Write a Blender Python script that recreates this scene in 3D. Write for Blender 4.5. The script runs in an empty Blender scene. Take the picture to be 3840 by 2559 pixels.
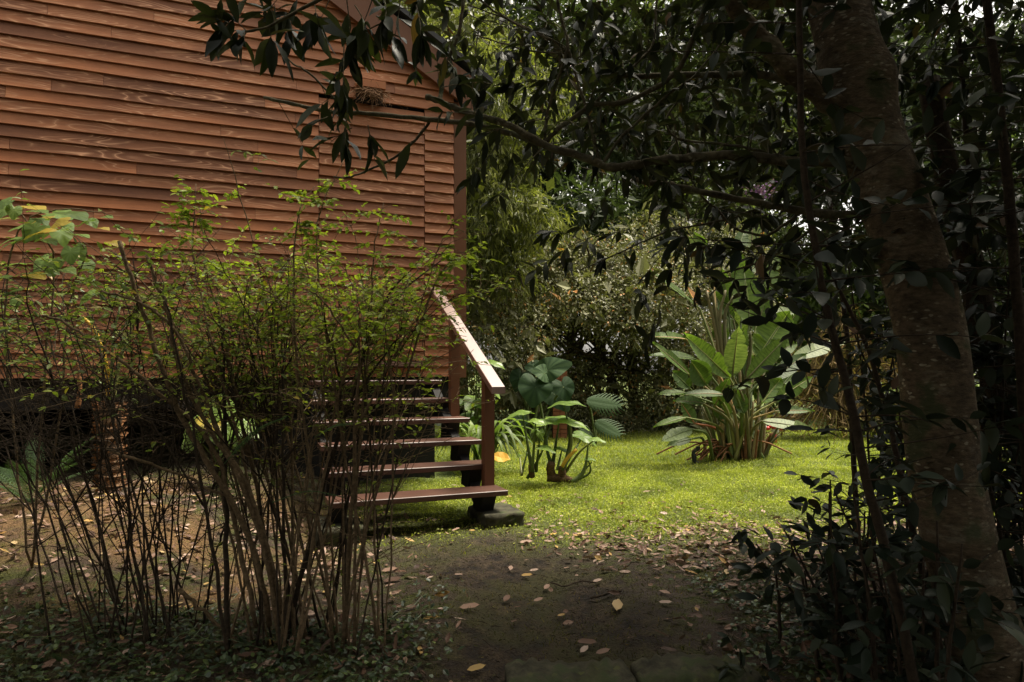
import bpy, math, random
import numpy as np
from mathutils import Vector
R = math.radians
scn = bpy.context.scene
col = scn.collection

# ------------------------------------------------------------------ camera
F = 2540.0            # focal length in photograph pixels (photo 3840 x 2559)
EYE = 1.10
cam_d = bpy.data.cameras.new('camera')
cam = bpy.data.objects.new('camera', cam_d)
col.objects.link(cam)
cam.location = (0, 0, EYE)
cam.rotation_euler = (R(90), 0, 0)
cam_d.sensor_width = 36.0
cam_d.lens = 36.0 * F / 3840.0
cam_d.shift_y = 0.0275
cam_d.clip_start = 0.05
cam_d.clip_end = 500
scn.camera = cam

# ------------------------------------------------------------------ light
SUN_EL, SUN_AZ = R(69), R(66)       # azimuth clockwise from +Y (north)
w = bpy.data.worlds.new("World")
scn.world = w
w.use_nodes = True
wn = w.node_tree.nodes; wl = w.node_tree.links
wn.clear()
sky = wn.new('ShaderNodeTexSky'); sky.sky_type = 'NISHITA'; sky.sun_disc = False
sky.sun_elevation = SUN_EL; sky.sun_rotation = SUN_AZ
sky.dust_density = 4.0; sky.air_density = 1.0; sky.ozone_density = 1.0
hs = wn.new('ShaderNodeHueSaturation'); hs.inputs['Saturation'].default_value = 0.12
hs.inputs['Value'].default_value = 1.3
bg = wn.new('ShaderNodeBackground'); bg.inputs['Strength'].default_value = 0.15
wo = wn.new('ShaderNodeOutputWorld')
wb = wn.new('ShaderNodeMix'); wb.data_type = 'RGBA'; wb.blend_type = 'MULTIPLY'; wb.inputs['Factor'].default_value = 1.0; wb.inputs[7].default_value = (1.0, .95, .86, 1)
wl.new(sky.outputs[0], hs.inputs['Color']); wl.new(hs.outputs[0], wb.inputs[6]); wl.new(wb.outputs[2], bg.inputs['Color']); wl.new(bg.outputs[0], wo.inputs[0])

sd = bpy.data.lights.new('sun', 'SUN')
sd.energy = 4.4; sd.angle = R(16); sd.color = (1.0, 0.91, 0.74)
so = bpy.data.objects.new('sun', sd); col.objects.link(so)
sdir = Vector((math.sin(SUN_AZ) * math.cos(SUN_EL), math.cos(SUN_AZ) * math.cos(SUN_EL), math.sin(SUN_EL)))
so.rotation_euler = (-sdir).to_track_quat('-Z', 'Y').to_euler()
so.location = (0, 0, 20)

scn.view_settings.view_transform = 'Standard'
scn.view_settings.look = 'None'
scn.view_settings.gamma = 1.0
scn.view_settings.exposure = 0.72
scn.cycles.max_bounces = 6
scn.cycles.diffuse_bounces = 3
scn.cycles.glossy_bounces = 2
scn.cycles.transmission_bounces = 3
scn.cycles.transparent_max_bounces = 4

# ------------------------------------------------------------------ helpers
def at(x, y, Y):
    """point at depth Y that the photograph pixel (x, y) looks at"""
    return np.array([(x - 1920) / F * Y, Y, EYE - (y - 1385) / F * Y])

def unit(v):
    v = np.asarray(v, float)
    return v / (np.linalg.norm(v, axis=-1, keepdims=True) + 1e-9)

class MB:
    """collects geometry blocks and links them as ONE mesh object"""
    def __init__(s):
        s.V = []; s.F = []; s.A = []; s.n = 0
    def add(s, V, F, var=0.5):
        V = np.asarray(V, float).reshape(-1, 3)
        if len(V) == 0: return
        s.V.append(V)
        for f in (F if isinstance(F, list) else [F]):
            s.F.append(np.asarray(f, int) + s.n)
        if np.isscalar(var): var = np.full(len(V), float(var))
        s.A.append(np.asarray(var, float))
        s.n += len(V)
    def box(s, c, size, ax=None, var=0.5):
        ax = np.eye(3) if ax is None else np.asarray(ax, float)
        h = np.asarray(size, float) / 2
        k = np.array([[i, j, l] for i in (-1, 1) for j in (-1, 1) for l in (-1, 1)], float) * h
        V = np.asarray(c, float) + k @ ax
        s.add(V, np.array([[0,1,3,2],[4,6,7,5],[0,4,5,1],[2,3,7,6],[0,2,6,4],[1,5,7,3]]), var)
    def tube(s, pts, rad, n=6, var=0.5, cap=True):
        P = np.asarray(pts, float); m = len(P)
        rad = np.broadcast_to(np.asarray(rad, float), (m,))
        T = unit(np.gradient(P, axis=0))
        a = np.array([0.13, 0.21, 1.0]) if abs(T[0][2]) < 0.9 else np.array([1.0, 0.13, 0.1])
        S = unit(np.cross(T, a)); B = np.cross(T, S)
        th = np.linspace(0, 2 * np.pi, n, endpoint=False)
        V = P[:, None, :] + rad[:, None, None] * (np.cos(th)[None, :, None] * S[:, None, :] + np.sin(th)[None, :, None] * B[:, None, :])
        i = np.arange(m - 1)[:, None] * n; j = np.arange(n)[None, :]; j2 = (j + 1) % n
        Fq = np.stack([i + j, i + j2, i + n + j2, i + n + j], -1).reshape(-1, 4)
        Fs = [Fq]
        if cap: Fs += [np.arange(n)[None, ::-1], ((m - 1) * n + np.arange(n))[None, :]]
        s.add(V.reshape(-1, 3), Fs, var)
    def leaves(s, P, D, N, L, W, tpl, var=None, rng=None):
        P = np.asarray(P, float).reshape(-1, 3); n = len(P)
        if n == 0: return
        D = unit(D); S = unit(np.cross(D, N)); M = np.cross(S, D)
        L = np.broadcast_to(np.asarray(L, float), (n,)); W = np.broadcast_to(np.asarray(W, float), (n,))
        tv, tf = tpl
        V = (P[:, None, :] + (L[:, None] * tv[None, :, 0])[..., None] * D[:, None, :]
             + (W[:, None] * tv[None, :, 1])[..., None] * S[:, None, :]
             + (L[:, None] * tv[None, :, 2])[..., None] * M[:, None, :])
        k = len(tv); off = (np.arange(n) * k)[:, None, None]
        Fs = [(np.asarray(f)[None] + off).reshape(-1, np.asarray(f).shape[1]) for f in tf]
        if var is None: var = np.random.default_rng(n).random(n)
        s.add(V.reshape(-1, 3), Fs, np.repeat(np.broadcast_to(var, (n,)), k))
    def build(s, name, mat, parent=None, smooth=False, loc=(0, 0, 0), extra=None):
        V = np.concatenate(s.V); A = np.concatenate(s.A)
        base = np.array(parent.get('_b', (0, 0, 0))) if parent is not None else np.asarray(loc, float)
        V = V - base
        me = bpy.data.meshes.new(name)
        cnt = np.concatenate([np.full(len(f), f.shape[1]) for f in s.F])
        loops = np.concatenate([f.ravel() for f in s.F])
        me.vertices.add(len(V)); me.vertices.foreach_set('co', V.astype(np.float32).ravel())
        me.loops.add(len(loops)); me.loops.foreach_set('vertex_index', loops.astype(np.int32))
        me.polygons.add(len(cnt))
        st = np.concatenate([[0], np.cumsum(cnt)[:-1]])
        me.polygons.foreach_set('loop_start', st.astype(np.int32))
        me.polygons.foreach_set('loop_total', cnt.astype(np.int32))
        me.polygons.foreach_set('use_smooth', np.full(len(cnt), smooth))
        at_ = me.attributes.new('var', 'FLOAT', 'POINT'); at_.data.foreach_set('value', A.astype(np.float32))
        if extra is not None:
            for k, v in extra.items():
                v = np.asarray(v, np.float32)
                if v.ndim == 2:
                    a2 = me.attributes.new(k, 'FLOAT_VECTOR', 'POINT'); a2.data.foreach_set('vector', v.ravel())
                else:
                    a2 = me.attributes.new(k, 'FLOAT', 'POINT'); a2.data.foreach_set('value', v)
        me.update(calc_edges=True); me.validate()
        me.materials.append(mat)
        o = bpy.data.objects.new(name, me); col.objects.link(o)
        if parent is not None:
            o.parent = parent; o['_b'] = [float(t) for t in base]
        else:
            o.location = base
            o['_b'] = [float(t) for t in base]
        return o

def thing(name, label, cat, loc, group=None):
    o = bpy.data.objects.new(name, None); col.objects.link(o)
    o.location = loc; o['_b'] = [float(t) for t in loc]
    o.empty_display_size = 0.1
    o['label'] = label; o['category'] = cat
    if group: o['group'] = group
    return o
def tag(o, label, cat, group=None, kind=None):
    o['label'] = label; o['category'] = cat
    if group: o['group'] = group
    if kind: o['kind'] = kind
    return o

# leaf templates: x along, y across (full width 1), z up
def tpl_leaf(st, wd, fold=0.08, droop=0.15, wav=0.0):
    v = [(0, 0, 0)]
    for k, (t, h) in enumerate(zip(st, wd)):
        z = -droop * t * t
        wz = wav * (1 if k % 2 else -1)
        v += [(t, -h / 2, z + fold * h + wz), (t, 0, z), (t, h / 2, z + fold * h - wz)]
    v.append((1, 0, -droop))
    q = []; t3 = [(0, 2, 1), (0, 3, 2)]
    for k in range(len(st) - 1):
        a = 1 + 3 * k
        q += [(a, a + 1, a + 4, a + 3), (a + 1, a + 2, a + 5, a + 4)]
    a = 1 + 3 * (len(st) - 1)
    t3 += [(a, a + 1, a + 3), (a + 1, a + 2, a + 3)]
    return np.array(v, float), ([np.array(t3)] + ([np.array(q)] if q else []))
LANCE = tpl_leaf([.15, .4, .65, .87], [.55, 1, .88, .42], .05, .22, .010)
OVAL = tpl_leaf([.2, .5, .82], [.78, 1, .55], .07, .18)
CURL = tpl_leaf([.06, .25, .5, .75, .93], [.10, .72, 1, .74, .22], .045, -.10, .018)
SIMPLE = tpl_leaf([.45], [1.0], .12, .12)
DIAM = (np.array([(0, 0, 0), (.45, -.5, .06), (1, 0, -.06), (.45, .5, .06)]), [np.array([(0, 3, 2, 1)])])
BLADE = (np.array([(0, -.5, 0), (0, .5, 0), (.6, .32, .05), (1, 0, -.12), (.6, -.32, .05)]), [np.array([(0, 1, 2, 4)]), np.array([(4, 2, 3)])])

def spline(P, k=5, jit=0.0, rng=None):
    P = np.asarray(P, float)
    Q = np.vstack([2 * P[0] - P[1], P, 2 * P[-1] - P[-2]])
    out = []
    for i in range(1, len(Q) - 2):
        for t in np.linspace(0, 1, k, endpoint=False):
            a, b, c, d = Q[i - 1], Q[i], Q[i + 1], Q[i + 2]
            out.append(0.5 * ((2 * b) + (-a + c) * t + (2 * a - 5 * b + 4 * c - d) * t * t + (-a + 3 * b - 3 * c + d) * t ** 3))
    out.append(P[-1])
    out = np.array(out)
    if jit and rng is not None: out[1:-1] += rng.normal(0, jit, out[1:-1].shape)
    return out

# ------------------------------------------------------------------ materials
def newmat(name):
    m = bpy.data.materials.new(name); m.use_nodes = True
    nt = m.node_tree
    for n in list(nt.nodes): nt.nodes.remove(n)
    out = nt.nodes.new('ShaderNodeOutputMaterial')
    return m, nt, out
def nd(nt, t, **kw):
    n = nt.nodes.new(t)
    for k, v in kw.items():
        if k.startswith('i_'):
            key = k[2:].replace('_', ' ')
            n.inputs[int(key) if key.isdigit() else key].default_value = v
        else: setattr(n, k, v)
    return n
def ramp(nt, stops, fac=None, interp='LINEAR'):
    r = nt.nodes.new('ShaderNodeValToRGB'); cr = r.color_ramp; cr.interpolation = interp
    while len(cr.elements) < len(stops): cr.elements.new(0.5)
    for e, (p, c) in zip(cr.elements, stops):
        e.position = p; e.color = tuple(c) + (1,) if len(c) == 3 else c
    if fac is not None: nt.links.new(fac, r.inputs['Fac'])
    return r
def mixc(nt, fac, a, b, mode='MIX'):
    m = nt.nodes.new('ShaderNodeMix'); m.data_type = 'RGBA'; m.blend_type = mode
    L = nt.links
    for sock, v in ((m.inputs['Factor'], fac), (m.inputs[6], a), (m.inputs[7], b)):
        if isinstance(v, bpy.types.NodeSocket): L.new(v, sock)
        elif isinstance(v, (int, float)): sock.default_value = v
        else: sock.default_value = tuple(v) + (1,)
    return m.outputs[2]

def leafmat(name, stops, under=None, rough=0.45, transl=0.25, spec=0.4, nscale=0, tcol=None):
    m, nt, out = newmat(name); L = nt.links
    a = nd(nt, 'ShaderNodeAttribute', attribute_name='var')
    r = ramp(nt, stops, a.outputs['Fac'])
    c = r.outputs['Color']
    if nscale:
        g = nd(nt, 'ShaderNodeNewGeometry')
        no = nd(nt, 'ShaderNodeTexNoise'); no.inputs['Scale'].default_value = nscale; no.inputs['Detail'].default_value = 2
        L.new(g.outputs['Position'], no.inputs['Vector'])
        rr = ramp(nt, [(.34, (.68, .70, .72)), (.62, (1.35, 1.28, 1.15))], no.outputs['Fac'])
        c = mixc(nt, 1.0, c, rr.outputs['Color'], 'MULTIPLY')
    if under is not None:
        g2 = nd(nt, 'ShaderNodeNewGeometry')
        c2 = mixc(nt, g2.outputs['Backfacing'], c, under)
    else: c2 = c
    p = nd(nt, 'ShaderNodeBsdfPrincipled'); p.inputs['Roughness'].default_value = rough
    p.inputs['Specular IOR Level'].default_value = spec
    L.new(c2, p.inputs['Base Color'])
    if transl > 0:
        t = nd(nt, 'ShaderNodeBsdfTranslucent')
        tc = mixc(nt, 1.0, c, tcol or (1.3, 1.5, .55), 'MULTIPLY')
        L.new(tc, t.inputs['Color'])
        ms = nd(nt, 'ShaderNodeMixShader'); ms.inputs[0].default_value = transl
        L.new(p.outputs[0], ms.inputs[1]); L.new(t.outputs[0], ms.inputs[2]); L.new(ms.outputs[0], out.inputs[0])
    else: L.new(p.outputs[0], out.inputs[0])
    return m

def barkmat(name, c1, c2, spot=None, scale=30, rough=0.85, stretch=(1, 1, 1), bump=0.4):
    m, nt, out = newmat(name); L = nt.links
    tc = nd(nt, 'ShaderNodeTexCoord')
    mp = nd(nt, 'ShaderNodeMapping'); mp.inputs['Scale'].default_value = stretch
    L.new(tc.outputs['Object'], mp.inputs[0])
    n1 = nd(nt, 'ShaderNodeTexNoise'); n1.inputs['Scale'].default_value = scale; n1.inputs['Detail'].default_value = 6; n1.inputs['Roughness'].default_value = .65
    L.new(mp.outputs[0], n1.inputs['Vector'])
    r = ramp(nt, [(.32, c1), (.68, c2)], n1.outputs['Fac'])
    c = r.outputs['Color']
    if spot is not None:
        v = nd(nt, 'ShaderNodeTexVoronoi'); v.inputs['Scale'].default_value = scale * .9
        n2 = nd(nt, 'ShaderNodeTexNoise'); n2.inputs['Scale'].default_value = scale * .8
        L.new(mp.outputs[0], n2.inputs['Vector'])
        ad = nd(nt, 'ShaderNodeVectorMath', operation='MULTIPLY_ADD')
        ad.inputs[1].default_value = (.03, .03, .03)
        L.new(n2.outputs['Color'], ad.inputs[0]); L.new(mp.outputs[0], ad.inputs[2])
        L.new(ad.outputs[0], v.inputs['Vector'])
        n3 = nd(nt, 'ShaderNodeTexNoise'); n3.inputs['Scale'].default_value = scale * .22; n3.inputs['Detail'].default_value = 3
        L.new(tc.outputs['Object'], n3.inputs['Vector'])
        r2 = ramp(nt, [(.0, (1, 1, 1)), (.22, (1, 1, 1)), (.30, (0, 0, 0))], v.outputs['Distance'])
        r3 = ramp(nt, [(.44, (0, 0, 0)), (.62, (1, 1, 1))], n3.outputs['Fac'])
        mm = mixc(nt, 1.0, r2.outputs['Color'], r3.outputs['Color'], 'MULTIPLY')
        c = mixc(nt, mm, c, spot)
        n4 = nd(nt, 'ShaderNodeTexNoise'); n4.inputs['Scale'].default_value = 9; n4.inputs['Detail'].default_value = 5
        L.new(tc.outputs['Object'], n4.inputs['Vector'])
        r4 = ramp(nt, [(.56, (0, 0, 0)), (.66, (.8, .8, .8))], n4.outputs['Fac'])
        n5 = nd(nt, 'ShaderNodeTexNoise'); n5.inputs['Scale'].default_value = 5; n5.inputs['Detail'].default_value = 7; n5.inputs['Roughness'].default_value = .7
        L.new(mp.outputs[0], n5.inputs['Vector'])
        r5 = ramp(nt, [(.56, (0, 0, 0)), (.62, (.55, .55, .55))], n5.outputs['Fac'])
        c = mixc(nt, r5.outputs['Color'], c, tuple(k * .62 for k in spot))
        c = mixc(nt, 1.0, c, ramp(nt, [(.35, (.6, .6, .6)), (.65, (1.25, 1.25, 1.25))], n4.outputs['Fac']).outputs['Color'], 'MULTIPLY')
        c = mixc(nt, r4.outputs['Color'], c, (.045, .06, .025))
    p = nd(nt, 'ShaderNodeBsdfPrincipled'); p.inputs['Roughness'].default_value = rough
    p.inputs['Specular IOR Level'].default_value = .2
    L.new(c, p.inputs['Base Color'])
    b = nd(nt, 'ShaderNodeBump'); b.inputs['Strength'].default_value = bump; b.inputs['Distance'].default_value = .01
    L.new(n1.outputs['Fac'], b.inputs['Height']); L.new(b.outputs[0], p.inputs['Normal'])
    L.new(p.outputs[0], out.inputs[0])
    return m

def woodmat(name, base, dark, streak, rough=.6, gloss=.35, useattr=True, amt=1.0):
    m, nt, out = newmat(name); L = nt.links
    if useattr:
        a = nd(nt, 'ShaderNodeAttribute', attribute_name='wv'); vec = a.outputs['Vector']
    else:
        a = nd(nt, 'ShaderNodeTexCoord'); vec = a.outputs['Object']
    def noise(sc, scale, det=3, ro=.55, dist=0):
        mp = nd(nt, 'ShaderNodeMapping'); mp.inputs['Scale'].default_value = sc
        L.new(vec, mp.inputs[0])
        n = nd(nt, 'ShaderNodeTexNoise'); n.inputs['Scale'].default_value = scale; n.inputs['Detail'].default_value = det
        n.inputs['Roughness'].default_value = ro; n.inputs['Distortion'].default_value = dist
        L.new(mp.outputs[0], n.inputs['Vector']); return n.outputs['Fac']
    rings = noise((1.4, 12, 1), 1.0, 1.5, .45, .35)
    ml = nd(nt, 'ShaderNodeMath', operation='MULTIPLY'); ml.inputs[1].default_value = 13
    L.new(rings, ml.inputs[0])
    pp = nd(nt, 'ShaderNodeMath', operation='PINGPONG'); pp.inputs[1].default_value = .5
    L.new(ml.outputs[0], pp.inputs[0])
    rr = ramp(nt, [(.0, (1, 1, 1)), (.10, (.25, .25, .25)), (.3, (0, 0, 0))], pp.outputs[0])
    patch = noise((1.1, 6, 1), 1.3, 2, .5)
    rp = ramp(nt, [(.42, (0, 0, 0)), (.58, (1, 1, 1))], patch)
    sm = mixc(nt, 1.0, rr.outputs['Color'], rp.outputs['Color'], 'MULTIPLY')
    fine = noise((6, 260, 6), 1.0, 3, .6)
    rf = ramp(nt, [(.3, (.78, .78, .78)), (.7, (1.12, 1.12, 1.12))], fine)
    big = noise((1.0, 2.5, 1), 1.6, 4, .6)
    rb = ramp(nt, [(.3, dark), (.7, base)], big)
    c = mixc(nt, 1.0, rb.outputs['Color'], rf.outputs['Color'], 'MULTIPLY')
    # knots
    mpk = nd(nt, 'ShaderNodeMapping'); mpk.inputs['Scale'].default_value = (1.5, 4.5, 1); L.new(vec, mpk.inputs[0])
    vk = nd(nt, 'ShaderNodeTexVoronoi'); vk.inputs['Scale'].default_value = 1.4; L.new(mpk.outputs[0], vk.inputs['Vector'])
    rk = ramp(nt, [(.0, (.85, .85, .85)), (.028, (.7, .7, .7)), (.045, (0, 0, 0))], vk.outputs['Distance'])
    va = nd(nt, 'ShaderNodeAttribute', attribute_name='var')
    vr = ramp(nt, [(0, (.60, .57, .56)), (.5, (1, 1, 1)), (1, (1.28, 1.22, 1.16))], va.outputs['Fac'])
    c = mixc(nt, 1.0, c, vr.outputs['Color'], 'MULTIPLY')
    fm = nd(nt, 'ShaderNodeMath', operation='MULTIPLY'); fm.inputs[1].default_value = 1.0 * amt; L.new(sm, fm.inputs[0])
    c = mixc(nt, fm.outputs[0], c, streak)
    c = mixc(nt, rk.outputs['Color'], c, (dark[0] * .25, dark[1] * .25, dark[2] * .25))
    p = nd(nt, 'ShaderNodeBsdfPrincipled'); p.inputs['Roughness'].default_value = rough
    p.inputs['Specular IOR Level'].default_value = gloss
    L.new(c, p.inputs['Base Color'])
    b = nd(nt, 'ShaderNodeBump'); b.inputs['Strength'].default_value = .25; b.inputs['Distance'].default_value = .002
    L.new(fine, b.inputs['Height']); L.new(b.outputs[0], p.inputs['Normal'])
    L.new(p.outputs[0], out.inputs[0])
    return m

M = {}
M['siding'] = woodmat('siding_wood', (.36, .138, .054), (.20, .072, .028), (.60, .31, .165), rough=.62)
M['trim'] = woodmat('trim_wood', (.155, .064, .026), (.105, .040, .018), (.24, .11, .06), rough=.5, amt=.3)
M['tread'] = woodmat('tread_wood', (.125, .058, .038), (.08, .036, .024), (.19, .10, .075), rough=.42, gloss=.5, amt=.35)
M['rail0'] = woodmat('rail_wood', (.16, .065, .040), (.11, .042, .028), (.22, .12, .08), rough=.30, gloss=.9, amt=.35)
M['rail'] = woodmat('rail_wood', (.24, .135, .10), (.15, .075, .052), (.30, .19, .15), rough=.35, gloss=.9, amt=.35)
_p = [n for n in M['rail'].node_tree.nodes if n.type == 'BSDF_PRINCIPLED'][0]
_p.inputs['Coat Weight'].default_value = 1.0; _p.inputs['Coat IOR'].default_value = 1.9; _p.inputs['Coat Roughness'].default_value = .28
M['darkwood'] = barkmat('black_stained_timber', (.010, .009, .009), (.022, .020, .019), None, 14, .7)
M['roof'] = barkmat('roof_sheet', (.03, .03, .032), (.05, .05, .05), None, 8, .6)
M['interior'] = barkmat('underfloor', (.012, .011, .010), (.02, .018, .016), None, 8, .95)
M['cane'] = barkmat('cane_bark', (.075, .052, .028), (.24, .165, .095), None, 60)
M['cane_dark'] = barkmat('dark_cane_bark', (.020, .015, .010), (.065, .045, .028), None, 60)
M['branch'] = barkmat('branch_bark', (.045, .036, .020), (.16, .135, .080), (.26, .25, .17), 45)
M['trunk'] = barkmat('trunk_bark', (.055, .040, .024), (.175, .130, .080), (.36, .32, .23), 34, .85, (1, 1, 2.2), .8)
M['bgtrunk'] = barkmat('far_bark', (.03, .022, .015), (.08, .06, .04), None, 12)
M['palm'] = barkmat('palm_trunk', (.05, .03, .018), (.22, .13, .07), None, 40, .9, (1, 1, 3), .9)
M['stone'] = barkmat('mossy_stone', (.034, .033, .022), (.085, .078, .05), (.09, .10, .035), 22, .9, (1, 1, 1), .8)
M['nest'] = barkmat('dry_fibre', (.16, .09, .05), (.36, .22, .13), None, 50)
M['twig_pale'] = barkmat('dead_twig', (.10, .07, .045), (.24, .18, .12), None, 60)

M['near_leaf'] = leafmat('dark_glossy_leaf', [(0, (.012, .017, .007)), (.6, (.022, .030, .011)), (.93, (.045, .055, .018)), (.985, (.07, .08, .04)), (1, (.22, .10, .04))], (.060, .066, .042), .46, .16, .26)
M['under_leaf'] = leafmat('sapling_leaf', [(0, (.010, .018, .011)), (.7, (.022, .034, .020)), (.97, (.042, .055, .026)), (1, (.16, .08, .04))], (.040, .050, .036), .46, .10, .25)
M['shrub_leaf'] = leafmat('shrub_leaf', [(0, (.12, .16, .028)), (.45, (.24, .30, .036)), (.80, (.36, .41, .05)), (.95, (.26, .30, .06)), (.975, (.42, .34, .05)), (1, (.45, .28, .05))], (.24, .29, .14), .5, .45, .35)
M['shrub_leaf2'] = leafmat('shrub_leaf_dark', [(0, (.11, .16, .035)), (.5, (.18, .24, .045)), (.9, (.27, .33, .07)), (.97, (.40, .30, .06)), (1, (.35, .20, .06))], (.24, .29, .19), .45, .3, .4)
M['vine_leaf'] = leafmat('vine_leaf', [(0, (.11, .17, .04)), (.7, (.17, .26, .055)), (.95, (.24, .33, .08)), (1, (.45, .33, .05))], (.25, .30, .20), .45, .35, .4)
M['feather_leaf'] = leafmat('feathery_leaf', [(0, (.055, .065, .022)), (.5, (.125, .135, .04)), (1, (.34, .34, .095))], None, .5, .35, .4)
M['small_leaf'] = leafmat('small_grey_leaf', [(0, (.085, .09, .045)), (.5, (.19, .19, .095)), (.80, (.30, .29, .15)), (.86, (.20, .18, .08)), (.885, (.46, .22, .07)), (1, (.55, .28, .10))], None, .5, .2, .4)
M['bg_dark'] = leafmat('dark_tree_leaf', [(0, (.028, .040, .018)), (.6, (.055, .075, .032)), (1, (.10, .13, .05))], None, .5, .25, .35)
M['bg_mid'] = leafmat('mid_tree_leaf', [(0, (.05, .07, .025)), (.6, (.10, .13, .04)), (.93, (.18, .20, .06)), (1, (.30, .24, .08))], None, .5, .3, .35)
M['bg_bright'] = leafmat('bright_under_leaf', [(0, (.07, .10, .03)), (.6, (.14, .20, .045)), (1, (.26, .34, .08))], None, .5, .35, .35)
M['dry_brush'] = leafmat('dry_brush', [(0, (.10, .065, .03)), (.6, (.22, .15, .07)), (.9, (.34, .25, .10)), (1, (.30, .30, .08))], None, .8, .2, .2)
M['blossom'] = leafmat('mauve_blossom', [(0, (.30, .14, .36)), (1, (.5, .3, .55))], None, .7, .3, .2)
M['grass'] = leafmat('lawn_blade', [(0, (.17, .195, .040)), (.5, (.28, .315, .060)), (.85, (.40, .43, .10)), (.97, (.40, .38, .09)), (1, (.40, .30, .12))], None, .6, .4, .3, nscale=2.2)
M['moss'] = leafmat('moss_tuft', [(0, (.05, .055, .015)), (.6, (.10, .11, .025)), (.85, (.15, .15, .035)), (1, (.22, .16, .06))], None, .9, .1, .1, nscale=3)
M['litter'] = leafmat('fallen_leaf', [(0, (.06, .034, .024)), (.4, (.15, .082, .052)), (.75, (.28, .175, .125)), (.92, (.42, .31, .25)), (.96, (.40, .28, .10)), (1, (.36, .20, .06))], (.26, .18, .14), .6, .05, .3)
M['ivy'] = leafmat('ground_ivy', [(0, (.018, .035, .014)), (.6, (.040, .065, .024)), (.9, (.07, .11, .035)), (1, (.15, .20, .05))], None, .4, .15, .45)
M['fern'] = leafmat('fern', [(0, (.045, .085, .035)), (1, (.09, .15, .06))], None, .6, .3, .3)
M['colocasia'] = leafmat('elephant_ear_leaf', [(0, (.08, .13, .028)), (.6, (.14, .22, .04)), (1, (.22, .31, .055))], (.15, .20, .08), .4, .35, .45)
M['colocasia_dark'] = leafmat('broad_dark_leaf', [(0, (.020, .045, .018)), (.6, (.038, .075, .030)), (1, (.085, .14, .06))], (.05, .085, .03), .62, .2, .18)
M['stalk'] = leafmat('green_stalk', [(0, (.06, .085, .025)), (.5, (.11, .15, .04)), (.8, (.24, .24, .08)), (1, (.40, .20, .09))], None, .5, .1, .4)
M['stalk_pale'] = leafmat('pale_stalk', [(0, (.09, .09, .035)), (.6, (.17, .15, .07)), (.9, (.30, .22, .12)), (1, (.36, .13, .07))], None, .5, .1, .3)
M['yellow_stalk'] = leafmat('yellow_stalk', [(0, (.55, .30, .02)), (1, (.60, .38, .04))], None, .5, .15, .4)
M['rust'] = leafmat('dead_frond', [(0, (.14, .065, .03)), (1, (.26, .12, .05))], None, .8, .1, .2)
M['yleaf'] = leafmat('yellow_orange_leaf', [(0, (.62, .30, .03)), (1, (.65, .42, .07))], None, .5, .2, .3)

def paintmat(name, c, rough=.4):
    m, nt, out = newmat(name)
    n = nd(nt, 'ShaderNodeTexNoise'); n.inputs['Scale'].default_value = 30
    r = ramp(nt, [(.3, tuple(.7 * k for k in c)), (.7, c)], n.outputs['Fac'])
    p = nd(nt, 'ShaderNodeBsdfPrincipled'); p.inputs['Roughness'].default_value = rough
    nt.links.new(r.outputs['Color'], p.inputs['Base Color']); nt.links.new(p.outputs[0], out.inputs[0])
    return m
M['red'] = paintmat('red_paint', (.60, .03, .03)); M['white'] = paintmat('white_paint', (.62, .58, .55))
M['iron'] = paintmat('black_iron', (.02, .02, .02), .6); M['terracotta'] = paintmat('terracotta_brick', (.35, .13, .06), .9)

# banana-like leaf: ribbed by stripes across the blade
def paddlemat(name, c1, c2, under):
    m, nt, out = newmat(name); L = nt.links
    a = nd(nt, 'ShaderNodeAttribute', attribute_name='wv')
    mp = nd(nt, 'ShaderNodeMapping'); mp.inputs['Scale'].default_value = (34, 1.5, 1); L.new(a.outputs['Vector'], mp.inputs[0])
    n = nd(nt, 'ShaderNodeTexNoise'); n.inputs['Scale'].default_value = 1; n.inputs['Detail'].default_value = 3; L.new(mp.outputs[0], n.inputs['Vector'])
    v = nd(nt, 'ShaderNodeAttribute', attribute_name='var')
    r = ramp(nt, [(0, c1), (1, c2)], v.outputs['Fac'])
    rs = ramp(nt, [(.36, (.62, .66, .58)), (.64, (1.22, 1.18, 1.2))], n.outputs['Fac'])
    c = mixc(nt, 1.0, r.outputs['Color'], rs.outputs['Color'], 'MULTIPLY')
    sx = nd(nt, 'ShaderNodeSeparateXYZ'); L.new(a.outputs['Vector'], sx.inputs[0])
    ab = nd(nt, 'ShaderNodeMath', operation='ABSOLUTE'); L.new(sx.outputs['Y'], ab.inputs[0])
    rm = ramp(nt, [(.0, (1, 1, 1)), (.05, (.9, .9, .9)), (.09, (0, 0, 0))], ab.outputs[0])
    c = mixc(nt, rm.outputs['Color'], c, (.34, .38, .17))
    g = nd(nt, 'ShaderNodeNewGeometry')
    cb = mixc(nt, g.outputs['Backfacing'], c, under)
    p = nd(nt, 'ShaderNodeBsdfPrincipled'); p.inputs['Roughness'].default_value = .5; p.inputs['Specular IOR Level'].default_value = .35
    L.new(cb, p.inputs['Base Color'])
    b = nd(nt, 'ShaderNodeBump'); b.inputs['Strength'].default_value = .5; b.inputs['Distance'].default_value = .006
    L.new(n.outputs['Fac'], b.inputs['Height']); L.new(b.outputs[0], p.inputs['Normal'])
    t = nd(nt, 'ShaderNodeBsdfTranslucent'); tc = mixc(nt, 1.0, c, (1.4, 1.5, .6), 'MULTIPLY'); L.new(tc, t.inputs['Color'])
    ms = nd(nt, 'ShaderNodeMixShader'); ms.inputs[0].default_value = .4
    L.new(p.outputs[0], ms.inputs[1]); L.new(t.outputs[0], ms.inputs[2]); L.new(ms.outputs[0], out.inputs[0])
    return m
M['paddle'] = paddlemat('paddle_leaf', (.050, .090, .020), (.12, .19, .036), (.10, .135, .055))
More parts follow.
